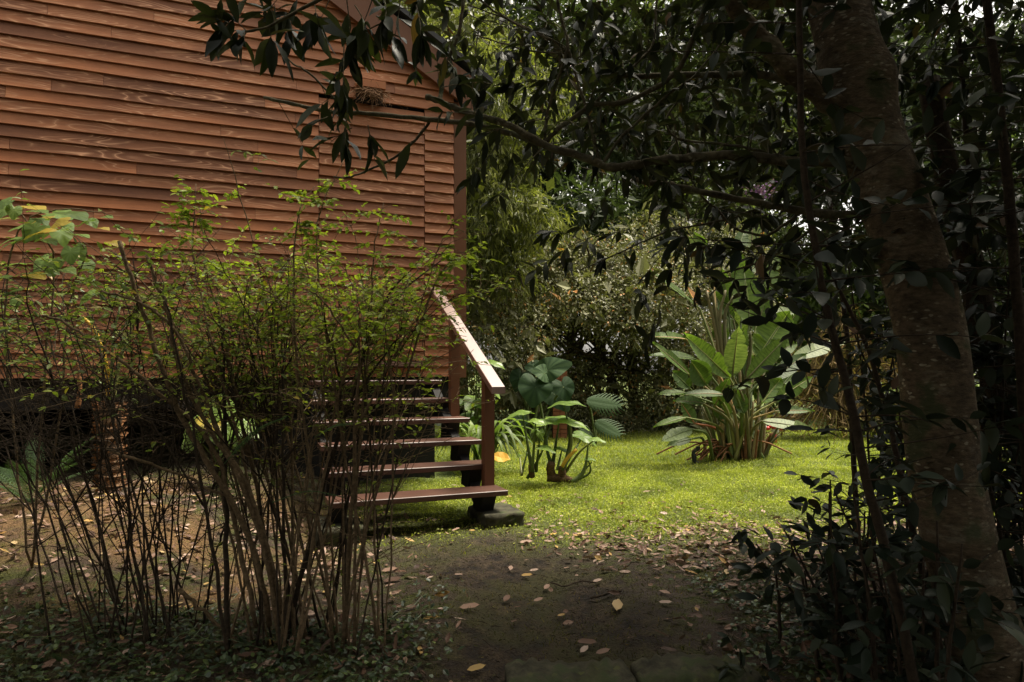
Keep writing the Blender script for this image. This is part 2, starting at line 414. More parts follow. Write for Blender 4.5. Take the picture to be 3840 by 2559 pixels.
M['paddle_pale'] = paddlemat('pale_paddle_leaf', (.12, .17, .06), (.19, .24, .095), (.16, .20, .09))

# ------------------------------------------------------------------ terrain
def sstep(a, b, x):
    t = np.clip((x - a) / (b - a), 0, 1); return t * t * (3 - 2 * t)
_pr = np.random.default_rng(5)
_ph = _pr.random((24, 2)) * 6.28; _fr = _pr.normal(0, 1, (24, 2)); _am = np.concatenate([np.full(8, .010), np.full(16, .004)])
_fr[:8] *= 1.3; _fr[8:] *= 6
def hgt(x, y):
    x = np.asarray(x, float); y = np.asarray(y, float)
    h = .27 * sstep(-1.2, -2.4, x) * sstep(2.4, 4.2, y)
    h = h + .10 * sstep(2.2, 4.0, x) * sstep(6, 3, y)
    h = h + .5 * sstep(14, 30, y)
    for k in range(24):
        h = h + _am[k] * np.sin(_fr[k, 0] * x + _ph[k, 0] + np.sin(_fr[k, 1] * y + _ph[k, 1]))
    return h
def pathc(y):      # centre line of the worn path
    return np.interp(y, [1.0, 2.4, 3.2, 3.9, 4.6, 5.2], [.45, .30, .18, -.10, -.42, -.75])
def pathw(y):
    return np.interp(y, [1.0, 2.4, 3.2, 3.9, 4.4, 4.8, 5.2], [.40, .40, .38, .42, .36, .22, .0])
def zones(x, y):
    """lawn, dirt, tan dead grass weights at ground positions"""
    wob = .25 * np.sin(1.7 * x + 2 * np.sin(1.3 * y)) + .15 * np.sin(4.1 * x - 3 * y) + .28 * np.sin(7.3 * x + 2 * np.sin(5.1 * y)) * np.sin(6.1 * y + 1.3 * x)
    lawn = sstep(3.75, 5.7, y + wob * .9 + .25 * np.clip(-x, 0, .6)) * sstep(-1.7, -.2, x + .2 * (y - 5))
    lawn = np.maximum(lawn, sstep(6.2, 7.4, y))
    d = np.abs(x - pathc(y)) / (pathw(y) + 1e-3)
    dirt = sstep(1.6, .55, d + wob * .8) * (1 - lawn)
    tan = sstep(-.75, -1.5, x) * sstep(3.1, 3.8, y + wob) * sstep(5.6, 4.8, y)
    return lawn, dirt, tan

# ------------------------------------------------------------------ ground
def build_ground():
    xs = np.concatenate([np.linspace(-60, -6, 24)[:-1], np.linspace(-6, -3, 31)[:-1], np.linspace(-3, 4, 201)[:-1], np.linspace(4, 9, 41)[:-1], np.linspace(9, 60, 22)])
    ys = np.concatenate([np.linspace(-40, 1, 18)[:-1], np.linspace(1, 7, 181)[:-1], np.linspace(7, 13, 61)[:-1], np.linspace(13, 90, 26)])
    X, Y = np.meshgrid(xs, ys); Z = hgt(X, Y)
    lw, dt, tn = zones(X, Y)
    r = np.random.default_rng(2)
    Z = Z - .012 * dt + r.normal(0, .0028, Z.shape) * (Y < 6) * (.3 + .7 * dt)
    V = np.stack([X, Y, Z], -1).reshape(-1, 3)
    nx = len(xs); i = np.arange(len(ys) - 1)[:, None] * nx; j = np.arange(nx - 1)[None]
    Fq = np.stack([i + j, i + j + 1, i + nx + j + 1, i + nx + j], -1).reshape(-1, 4)
    m, nt, out = newmat('ground_soil'); L = nt.links
    g = nd(nt, 'ShaderNodeNewGeometry')
    def noise(scale, det=5, ro=.6):
        n = nd(nt, 'ShaderNodeTexNoise'); n.inputs['Scale'].default_value = scale; n.inputs['Detail'].default_value = det; n.inputs['Roughness'].default_value = ro
        L.new(g.outputs['Position'], n.inputs['Vector']); return n.outputs['Fac']
    def attr(k): return nd(nt, 'ShaderNodeAttribute', attribute_name=k).outputs['Fac']
    n_big, n_mid, n_fine = noise(2.2), noise(11), noise(70, 4, .7)
    soil = ramp(nt, [(.3, (.030, .020, .013)), (.7, (.085, .058, .040))], n_fine).outputs['Color']
    moss = ramp(nt, [(.3, (.030, .034, .010)), (.7, (.085, .092, .024))], n_fine).outputs['Color']
    mf = ramp(nt, [(.44, (0, 0, 0)), (.60, (1, 1, 1))], n_mid).outputs['Color']
    c = mixc(nt, mf, soil, moss)
    mud = ramp(nt, [(.36, (.013, .009, .006)), (.5, (.044, .031, .020)), (.66, (.085, .064, .042))], n_mid).outputs['Color']
    mud = mixc(nt, 1.0, mud, ramp(nt, [(.35, (.45, .43, .40)), (.6, (1.25, 1.2, 1.15))], n_fine).outputs['Color'], 'MULTIPLY')
    mud = mixc(nt, ramp(nt, [(.44, (0, 0, 0)), (.58, (.75, .75, .75))], n_big).outputs['Color'], mud, (.052, .050, .014))
    c = mixc(nt, attr('dirt'), c, mud)
    tan = ramp(nt, [(.3, (.08, .045, .02)), (.7, (.26, .15, .065))], n_fine).outputs['Color']
    tm = nd(nt, 'ShaderNodeMath', operation='MULTIPLY')
    L.new(attr('tan'), tm.inputs[0]); L.new(ramp(nt, [(.42, (0, 0, 0)), (.60, (1, 1, 1))], n_big).outputs['Color'], tm.inputs[1])
    c = mixc(nt, tm.outputs[0], c, tan)
    grass = ramp(nt, [(.3, (.060, .085, .018)), (.7, (.15, .19, .035))], n_fine).outputs['Color']
    c = mixc(nt, attr('lawn'), c, grass)
    p = nd(nt, 'ShaderNodeBsdfPrincipled'); p.inputs['Specular IOR Level'].default_value = .25
    rr = ramp(nt, [(.3, (.55, .55, .55)), (.7, (.95, .95, .95))], n_mid)
    L.new(rr.outputs['Color'], p.inputs['Roughness'])
    L.new(c, p.inputs['Base Color'])
    b = nd(nt, 'ShaderNodeBump'); b.inputs['Strength'].default_value = .9; b.inputs['Distance'].default_value = .03
    ad = nd(nt, 'ShaderNodeMath', operation='ADD'); L.new(n_fine, ad.inputs[0]); L.new(n_mid, ad.inputs[1])
    L.new(ad.outputs[0], b.inputs['Height']); L.new(b.outputs[0], p.inputs['Normal'])
    L.new(p.outputs[0], out.inputs[0])
    mb = MB(); mb.add(V, Fq)
    o = mb.build('ground', m, smooth=True, extra={'lawn': lw.ravel(), 'dirt': dt.ravel(), 'tan': tn.ravel()})
    o['kind'] = 'structure'
build_ground()

# ------------------------------------------------------------------ house
U = np.array([.927, .375, 0]); NN = np.array([-.375, .927, 0]); UP = np.array([0, 0, 1.])
CC = np.array([-.452, 6.556, 0])
AX = np.stack([U, NN, UP])
def Wp(s, n, z): return CC + s * U + n * NN + np.array([0, 0, z])
def wbox(mb, s0, s1, n0, n1, z0, z1, var=.5):
    mb.box(Wp((s0 + s1) / 2, (n0 + n1) / 2, (z0 + z1) / 2), (s1 - s0, n1 - n0, z1 - z0), AX, var)
def rake(s, off=0):            # height of the lower edge of the rake board along the wall
    return 3.66 + .59 * (-.086 - s) + off if s > -4.6 else 3.66 + .59 * (-.086 + 4.6) - .59 * (-4.6 - s) + off

def build_house():
    H = thing('timber_house', 'rust red timber cabin clad in overlapping horizontal boards, raised on a black base', 'house', Wp(0, 0, 0))
    r = np.random.default_rng(11)
    PITCH = .097
    def board(mb, wv, s0, s1, z0, pro, ph, top=None):
        """one lapped board, bottom edge thick and proud of the wall, sheared where the roof cuts it"""
        z1 = z0 + PITCH + .012
        m = max(2, int((s1 - s0) / .35))
        ss = np.linspace(s0, s1, m + 1)
        bow = r.normal(0, .0016, m + 1)
        V = []; A = []
        for q, s in enumerate(ss):
            zt = z1
            V += [Wp(s, -pro - .027 + r.normal(0, .0008), z0 + bow[q]), Wp(s, -pro - .004, zt), Wp(s, -pro + .004, zt), Wp(s, -pro - .003, z0 + bow[q])]
            A += [(s + ph * 37, 0, ph * 9), (s + ph * 37, .1, ph * 9), (s + ph * 37, .1, ph * 9), (s + ph * 37, 0, ph * 9)]
        i = np.arange(m)[:, None] * 4; j = np.arange(4)[None]; j2 = (j + 1) % 4
        Fq = np.stack([i + j, i + j2, i + 4 + j2, i + 4 + j], -1).reshape(-1, 4)
        Fq = np.vstack([Fq, [[3, 2, 1, 0]], [[m * 4, m * 4 + 1, m * 4 + 2, m * 4 + 3]]])
        mb.add(np.array(V), Fq, ph); wv += A
    wall = MB(); wv = []; door = MB(); wvd = []
    z = 1.03; row = 0
    while z < rake(-4.6, .1):
        # where the rake clips this row
        zt = z + .05
        s_hi = min(-.125, -.086 - (zt - 3.66) / .59 + .10)
        s_lo = max(-9.08, -4.6 - (4.6 - .086) + (zt - 3.66) / .59 - .10)
        if s_hi - s_lo < .2: break
        cuts = [s_lo]
        s = s_lo
        while True:
            s += r.choice([1.2, 1.8, 2.1, 2.4, 3.0]) + r.uniform(-.02, .02)
            if s > s_hi - .3: break
            cuts.append(s)
        cuts.append(s_hi)
        segs = []
        for a, b in zip(cuts[:-1], cuts[1:]): segs.append((a, b))
        for a, b in segs:
            ph = r.random(); 
            if z + PITCH > 1.16 and z < 3.50:
                for lo, hi in ((a, min(b, -1.374)), (max(a, -.411), b)):
                    if hi - lo > .04: board(wall, wv, lo + .0012, hi - .0012, z, .012, ph)
            elif z < 1.16 or b < s_hi + 1:
                board(wall, wv, a + .0012, b - .0012, z, .012, ph)
        z += PITCH; row += 1
    z = 1.178
    while z < 3.50:
        ph = r.random() * .6 + .15
        board(door, wvd, -1.370, -.415, z, .012, ph)
        z += PITCH
    wall.build('wall', M['siding'], H, extra={'wv': np.array(wv)})
    door.build('door', M['siding'], H, extra={'wv': np.array(wvd)})
    # sheathing behind the boards and the other walls
    b = MB()
    P = [(-.06, 1.0), (-.06, 3.62), (-4.6, rake(-4.6) + .0), (-9.13, 3.62), (-9.13, 1.0)]
    f = np.array([Wp(s, .012, zz) for s, zz in P] + [Wp(s, .07, zz) for s, zz in P])
    b.add(f, [np.array([[0, 1, 2, 3, 4]]), np.array([[9, 8, 7, 6, 5]]), np.array([[k, (k + 1) % 5, 5 + (k + 1) % 5, 5 + k] for k in range(5)])])
    wbox(b, -.10, -.02, .075, 6.9, 1.03, 3.62); wbox(b, -9.15, -9.07, .075, 6.9, 1.03, 3.62)
    f2 = f + NN * 6.9
    b.add(f2, [np.array([[0, 1, 2, 3, 4]]), np.array([[9, 8, 7, 6, 5]]), np.array([[k, (k + 1) % 5, 5 + (k + 1) % 5, 5 + k] for k in range(5)])])
    b.build('inner_wall', M['darkwood'], H)
    # corner post
    c = MB(); wbox(c, -.122, .0, -.030, .09, 1.02, 3.66, .55)
    c.build('corner_post', M['trim'], H)
    # rake board, its plumb cut end piece
    k = MB()
    for (a, e) in ((-.092, -4.6), (-4.603, -9.2)):
        Pts = []
        for s in (a, e):
            zl = rake(s if s > -4.6 or e == -4.6 else s)
            if s == -4.6 and a == -.092: zl = 3.66 + .59 * 4.514
            Pts += [(s, zl), (s, zl + .32)]
        q = np.array([Wp(s, n, zz) for n in (-.085, -.045) for s, zz in Pts])
        k.add(q, np.array([[0, 1, 3, 2], [4, 6, 7, 5], [0, 4, 5, 1], [2, 3, 7, 6], [0, 2, 6, 4], [1, 5, 7, 3]]), .8)
    k.build('rake_board', M['trim'], H)
    e = MB()
    q = np.array([Wp(s, n, zz) for n in (-.088, -.042) for s, zz in ((-.089, 3.575), (-.089, 3.98), (.115, 3.575), (.115, 3.862))])
    e.add(q, np.array([[0, 1, 3, 2], [4, 6, 7, 5], [0, 4, 5, 1], [2, 3, 7, 6], [0, 2, 6, 4], [1, 5, 7, 3]]), .6)
    e.build('eave_end', M['trim'], H)
    g = MB(); wbox(g, .118, .235, .02, 7.0, 3.66, 3.79); wbox(g, .02, .14, .04, 7.0, 3.50, 3.655)
    g.build('gutter', M['darkwood'], H)
    # roof
    ro = MB()
    for sg in (0, 1):
        A0 = (.24, 3.86 + .0) if sg == 0 else (-9.44, 3.86)
        A1 = (-4.6, rake(-4.6 + .001) + .345)
        pts = []
        for n in (-.12, 7.05):
            for (s, zz) in (A0, A1): pts += [Wp(s, n, zz), Wp(s, n, zz + .05)]
        pts = np.array(pts)
        ro.add(pts, np.array([[0, 1, 3, 2], [4, 6, 7, 5], [0, 4, 5, 1], [2, 3, 7, 6], [0, 2, 6, 4], [1, 5, 7, 3]]))
    ro.build('roof', M['roof'], H)
    # floor, beam, piers, dark skirt behind the stairs
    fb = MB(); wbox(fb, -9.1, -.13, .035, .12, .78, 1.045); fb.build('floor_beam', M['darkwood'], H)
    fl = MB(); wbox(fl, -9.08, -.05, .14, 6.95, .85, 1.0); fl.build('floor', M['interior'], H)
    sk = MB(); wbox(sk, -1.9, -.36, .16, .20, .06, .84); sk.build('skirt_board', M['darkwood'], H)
    bk = MB(); wbox(bk, -9.0, -1.2, 4.6, 4.7, -.1, .84); wbox(bk, -1.25, -1.15, .6, 4.5, -.1, .84); bk.build('void_backing', M['interior'], H)  # added dark panels that keep the space under the floor black
    for s in (-8.9, -6.6, -4.3, -2.0, -.25):
        for n in (.45, 3.4):
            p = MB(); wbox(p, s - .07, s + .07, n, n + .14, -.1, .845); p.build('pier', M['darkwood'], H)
    # door threshold
    t = MB(); wbox(t, -1.40, -.385, -.075, .010, 1.128, 1.170, .9)
    t.build('threshold', M['rail'], H)
    fr = MB(); wbox(fr, -1.40, -.385, -.022, .010, 1.045, 1.127, .2); fr.build('threshold_riser', M['trim'], H)
    # projecting beam end; the dark block below stands in for a shaded hollow
    bb = at(1395, 330, 6.05); sN = float(np.dot(bb - CC, U)); zN = bb[2]
    be = MB(); wbox(be, sN - .13, sN + .13, -.14, -.04, zN + .02, zN + .085, .95); be.build('beam_end', M['siding'], H)
    vb = MB(); wbox(vb, sN - .12, sN + .12, -.065, -.036, zN - .09, zN + .018); vb.build('hollow_shade', M['darkwood'], H)
    # nest of dry roots tucked under it
    nb = MB(); c0 = Wp(sN, -.11, zN - .005)
    for k in range(90):
        p0 = c0 + AX.T @ (r.normal(0, 1, 3) * (.06, .02, .016)); d = AX.T @ (r.normal(0, 1, 3) * (1, .3, .35)); d = unit(d)
        pts = np.array([p0 + d * t * .1 + np.array([0, 0, -.03 * t * t]) + r.normal(0, .005, 3) for t in np.linspace(-1, 1, 6)])
        nb.tube(pts, .0018, 4, r.random())
    for k in range(26):
        p0 = c0 + AX.T @ (r.normal(0, 1, 3) * (.12, .02, .03)); ln = r.uniform(.1, .55)
        pts = np.array([p0 + np.array([r.normal(0, .05) * t, r.normal(0, .02) * t, .05 * t - ln * t * t]) for t in np.linspace(0, 1, 8)])
        nb.tube(spline(pts, 2), .0010, 3, r.random())
    o = nb.build('bird_nest', M['nest'], loc=tuple(c0)); tag(o, 'untidy nest of dry roots under the beam end high on the cabin wall', 'nest')
build_house()

# ------------------------------------------------------------------ stairs
SO = np.array([-.028, 4.8, 0])
def Sp(u, n, z): return SO + u * U + n * NN + np.array([0, 0, z])
def sbox(mb, u0, u1, n0, n1, z0, z1, var=.5, bev=.004):
    # box with chamfered long edges
    c = Sp((u0 + u1) / 2, (n0 + n1) / 2, (z0 + z1) / 2)
    du, dn, dz = (u1 - u0) / 2, (n1 - n0) / 2, (z1 - z0) / 2
    ring = [(-dn + bev, -dz), (dn - bev, -dz), (dn, -dz + bev), (dn, dz - bev), (dn - bev, dz), (-dn + bev, dz), (-dn, dz - bev), (-dn, -dz + bev)]
    V = np.array([c + a * U + b * NN + np.array([0, 0, d]) for a in (-du, du) for b, d in ring])
    Fq = np.array([[k, (k + 1) % 8, 8 + (k + 1) % 8, 8 + k] for k in range(8)])
    mb.add(V, [Fq, np.arange(8)[None, ::-1], np.arange(8, 16)[None]], var)
    return V
RISE, RUN, Z1 = .152, .284, .242
def wvof(V, ph=0, axis=0):
    d = V - SO
    a, b, c = d @ U, d @ NN, d[:, 2]
    if axis == 0: return np.stack([a + ph * 13, b * .5 + c, np.full(len(a), ph * 7)], -1)
    return np.stack([c + ph * 13, (a + b) * .6, np.full(len(a), ph * 7)], -1)
def build_stairs():
    T = thing('wooden_staircase', 'open wooden garden steps with one sloping handrail climbing to the cabin door', 'stairs', Sp(-.6, 0, 0))
    r = np.random.default_rng(3)
    for k in range(6):
        z = Z1 + k * RISE; n = k * RUN
        mb = MB(); ur = [0, 0, 0, -.012, -.035, -.09][k] if k else 0
        u1 = {0: 0., 1: -.0, 2: .0, 3: .0, 4: -.09, 5: -.075}[k]
        V = sbox(mb, -1.22 + r.uniform(-.01, .01), u1, n, n + .252, z - .038, z, r.random())
        mb.build('tread', M['tread'], T, extra={'wv': wvof(V, r.random())})
    for u0 in (-.125, -1.16):
        mb = MB()
        prof = []
        for k in range(6):
            z = Z1 + k * RISE - .039; n = k * RUN
            prof += [(n + .03, z), (n + .20, z)] if k else [(n + .035, z), (n + .20, z)]
        # sawtooth cleats on a sloping carriage
        for k in range(6):
            z = Z1 + k * RISE - .0385; n = k * RUN
            zb = z - RISE + .0 if k else .085
            a = np.array([(n + .03, z), (n + .235, z), (n + .235 + .03, zb + .01), (n + .10, zb)])
            V = np.array([Sp(u, p, q) for u in (u0 - .05, u0 + .05) for p, q in a])
            mb.add(V, [np.array([[3, 2, 1, 0], [4, 5, 6, 7]]), np.array([[j, (j + 1) % 4, 4 + (j + 1) % 4, 4 + j] for j in range(4)])])
        q = [(.09, .084), (.26, .084), (1.72, 1.0), (1.55, 1.0)]
        V = np.array([Sp(u, p, z) for u in (u0 - .035, u0 + .033) for p, z in q])
        mb.add(V, [np.array([[3, 2, 1, 0], [4, 5, 6, 7]]), np.array([[j, (j + 1) % 4, 4 + (j + 1) % 4, 4 + j] for j in range(4)])])
        mb.build('stringer', M['darkwood'], T)
    rz = lambda n: .974 + (RISE / RUN) * (n - .068)
    for n0, zb in ((.236, .12), (3 * RUN + .236, .55)):
        mb = MB(); 
        u0, u1 = -.090, -.014
        q = [(u0, n0), (u1, n0), (u1, n0 + .076), (u0, n0 + .076)]
        V = np.array([Sp(u, n, zb) for u, n in q] + [Sp(u, n, rz(n) - .052) for u, n in q])
        mb.add(V, np.array([[3, 2, 1, 0], [4, 5, 6, 7], [0, 1, 5, 4], [1, 2, 6, 5], [2, 3, 7, 6], [3, 0, 4, 7]]), .4)
        mb.build('post', M['trim'], T, extra=None)
    mb = MB(); V = []
    for n in (.068, 1.765):
        for u, dz in ((-.098, -.050), (.006, -.050), (.006, -.004), (.002, 0), (-.094, 0), (-.098, -.004)): V.append(Sp(u, n, rz(n) + dz))
    V = np.array(V)
    mb.add(V, [np.array([[j, (j + 1) % 6, 6 + (j + 1) % 6, 6 + j] for j in range(6)]), np.arange(6)[None, ::-1], np.arange(6, 12)[None]], .6)
    d = V - SO; mb.build('handrail', M['rail'], T, extra={'wv': np.stack([d @ NN, d @ U, np.zeros(len(V))], -1)})
    # footing blocks
    for u, lab in ((-.035, 'mossy dark stone block under the right foot of the steps'), (-1.16, 'dark stone block under the left foot of the steps, behind the shrub stems')):
        mb = MB(); c = Sp(u, .16, .025)
        nu = 10
        g = np.linspace(-1, 1, nu)
        V = []; 
        for face, sgn in ((0, 1), (0, -1), (1, 1), (1, -1), (2, 1)):
            P = np.zeros((nu, nu, 3)); A, B = np.meshgrid(g, g, indexing='ij')
            o = [i for i in range(3) if i != face]
            P[..., face] = sgn; P[..., o[0]] = A; P[..., o[1]] = B
            ln = (np.abs(P) ** 14).sum(-1) ** (1 / 14.); P = P / ln[..., None]
            P = P.reshape(-1, 3) * (.155, .20, .062)
            nz = .004 * np.sin(P @ np.array([61, 47, 83]) + 3 * np.sin(P @ np.array([33, 71, 21])))
            P = P * (1 + nz[:, None] * 9)
            W = c + P[:, :1] * U + P[:, 1:2] * NN + P[:, 2:] * UP
            i = np.arange(nu - 1)[:, None] * nu; j = np.arange(nu - 1)[None]
            Fq = np.stack([i + j, i + nu + j, i + nu + j + 1, i + j + 1], -1).reshape(-1, 4)
            mb.add(W, Fq)
        o = mb.build('footing_block', M['stone'], loc=tuple(c - np.array([0, 0, .05])), smooth=True); tag(o, lab, 'stone block')
build_stairs()

# stone edging across the foreground
def build_edging():
    r = np.random.default_rng(8)
    segs = [((-.02, 2.36), (.42, 2.40), 'long mossy stone slab edging the bottom of the path, left piece'),
            ((.435, 2.40), (.86, 2.43), 'mossy stone slab edging the bottom of the path, right piece beside the saplings')]
    for a, b, lab in segs:
        a = np.array(a); b = np.array(b); n = 40; m = 16
        mb = MB(); d = (b - a); q = np.array([d[1], -d[0]]) / np.linalg.norm(d)
        G = np.zeros((n, m, 3))
        for i in range(n):
            t = i / (n - 1); w = .11 + .012 * math.sin(9 * t + a[0] * 9) + .006 * math.sin(31 * t)
            e = (1 - abs(2 * t - 1) ** 10)
            for j in range(m):
                th = 2 * math.pi * j / m
                cx, cz = math.cos(th), math.sin(th)
                k = (abs(cx) ** 6 + abs(cz) ** 6) ** (-1 / 6)
                p = a + d * t + q * (w * k * cx * (.85 + .15 * e)) + q * .02
                zz = float(hgt(p[0], p[1])) + .015 + .045 * k * cz * (.7 + .3 * e) + .005 * math.sin(17 * t * 3 + 5 * cx) + .003 * math.sin(61 * t + 9 * cx)
                G[i, j] = (p[0], p[1], zz)
        i = np.arange(n - 1)[:, None] * m; j = np.arange(m)[None]; j2 = (j + 1) % m
        Fq = np.stack([i + j, i + j2, i + m + j2, i + m + j], -1).reshape(-1, 4)
        mb.add(G.reshape(-1, 3), [Fq, np.arange(m)[None, ::-1], ((n - 1) * m + np.arange(m))[None]])
        o = mb.build('stone_edging', M['stone'], loc=(float(a[0]), float(a[1]), 0), smooth=True); tag(o, lab, 'stone edging', 'stone slabs edging the path')
build_edging()

# ------------------------------------------------------------------ background trees and shrubs
def sprays(mb, rng, c, rad, ns, m, ln, L, W, tpl, droop=.4, spread=.5, shell=.55, pend=0.0, varlo=0., lift=1.0):
    """leafy sprays over an ellipsoid lobe"""
    d = unit(rng.normal(0, 1, (ns, 3))); 
    rr = shell + (1 - shell) * rng.random(ns) ** .6
    rr *= 1 + .13 * np.sin(d[:, 0] * 5 + c[0] * 3) * np.sin(d[:, 2] * 6 + c[2] * 2) + .1 * np.sin(d[:, 1] * 9 + d[:, 2] * 7)
    P0 = np.asarray(c) + d * rr[:, None] * np.asarray(rad)
    ax = unit(d * .7 + np.array([0, 0, -droop]) + rng.normal(0, .4, (ns, 3)))
    t = np.linspace(.1, 1, m)[None, :, None]
    lnn = ln * rng.uniform(.6, 1.3, (ns, 1, 1))
    P = P0[:, None] + ax[:, None] * t * lnn + np.array([0, 0, -.35])[None, None] * (t ** 2) * lnn * droop + rng.normal(0, ln * .12, (ns, m, 3))
    D = unit(ax[:, None] * (.8) + rng.normal(0, spread, (ns, m, 3)) + np.array([0, 0, -pend]))
    N = unit(np.array([0, 0, 1.]) * lift + rng.normal(0, .55, (ns, m, 3)) + .3 * d[:, None])
    P = P.reshape(-1, 3); D = D.reshape(-1, 3); N = N.reshape(-1, 3)
    n = len(P)
    v = np.repeat(rng.random(ns), m) * .45 + rng.random(n) * .55
    mb.leaves(P, D, N, L * rng.uniform(.7, 1.25, n), W * rng.uniform(.75, 1.2, n), tpl, varlo + (1 - varlo) * v)

def bgtree(name, label, cat, base, trunk_top, r0, lobes, mat, L, W, tpl=DIAM, ns=900, m=7, ln=.35, droop=.5, fill=500, pend=0., seed=1, group=None, spread=.5, stems=1, fillmat=None):
    rng = np.random.default_rng(seed)
    base = np.array([base[0], base[1], float(hgt(base[0], base[1])) - .05])
    T = thing(name, label, cat, base, group)
    tk = MB()
    for s in range(stems):
        off = np.array([rng.normal(0, .25), rng.normal(0, .2), 0]) if stems > 1 else np.zeros(3)
        top = np.array(trunk_top) + off * 3
        mid = (base + top) / 2 + rng.normal(0, .15, 3)
        tk.tube(spline([base + off, mid, top], 6), np.linspace(r0, r0 * .45, 13), 8)
        for c, rd in lobes:
            if rng.random() < .75:
                tt = rng.uniform(.4, .95); p = base + off + (top - base - off) * tt
                c2 = np.array(c) + rng.normal(0, .2, 3)
                tk.tube(spline([p, (p + c2) / 2 + np.array([0, 0, .15]), c2], 4), np.linspace(r0 * .4, r0 * .1, 9), 5)
    tk.build('trunk', M['bgtrunk'], T, smooth=True)
    cr = MB()
    vol = np.array([np.prod(rd) ** (2 / 3.) for c, rd in lobes]); vol /= vol.sum()
    for (c, rd), f in zip(lobes, vol):
        sprays(cr, rng, c, rd, max(4, int(ns * f)), m, ln, L, W, tpl, droop, spread, .6, pend)
        if fill:
            sprays(cr, rng, c, np.array(rd) * .8, max(3, int(fill * f)), 3, .3, .30, .13, DIAM, .3, .8, .1, 0, 0.)
    cr.build('crown', mat, T)
    return T

def lobeset(rng, x0, x1, y0, y1, z0, z1, n, r0, r1):
    out = []
    for k in range(n):
        r = rng.uniform(r0, r1)
        out.append(((rng.uniform(x0, x1), rng.uniform(y0, y1), rng.uniform(z0, z1)), (r * rng.uniform(.9, 1.3), r, r * rng.uniform(.6, .85))))
    return out

def P2(x, y, Y): return tuple(at(x, y, Y))

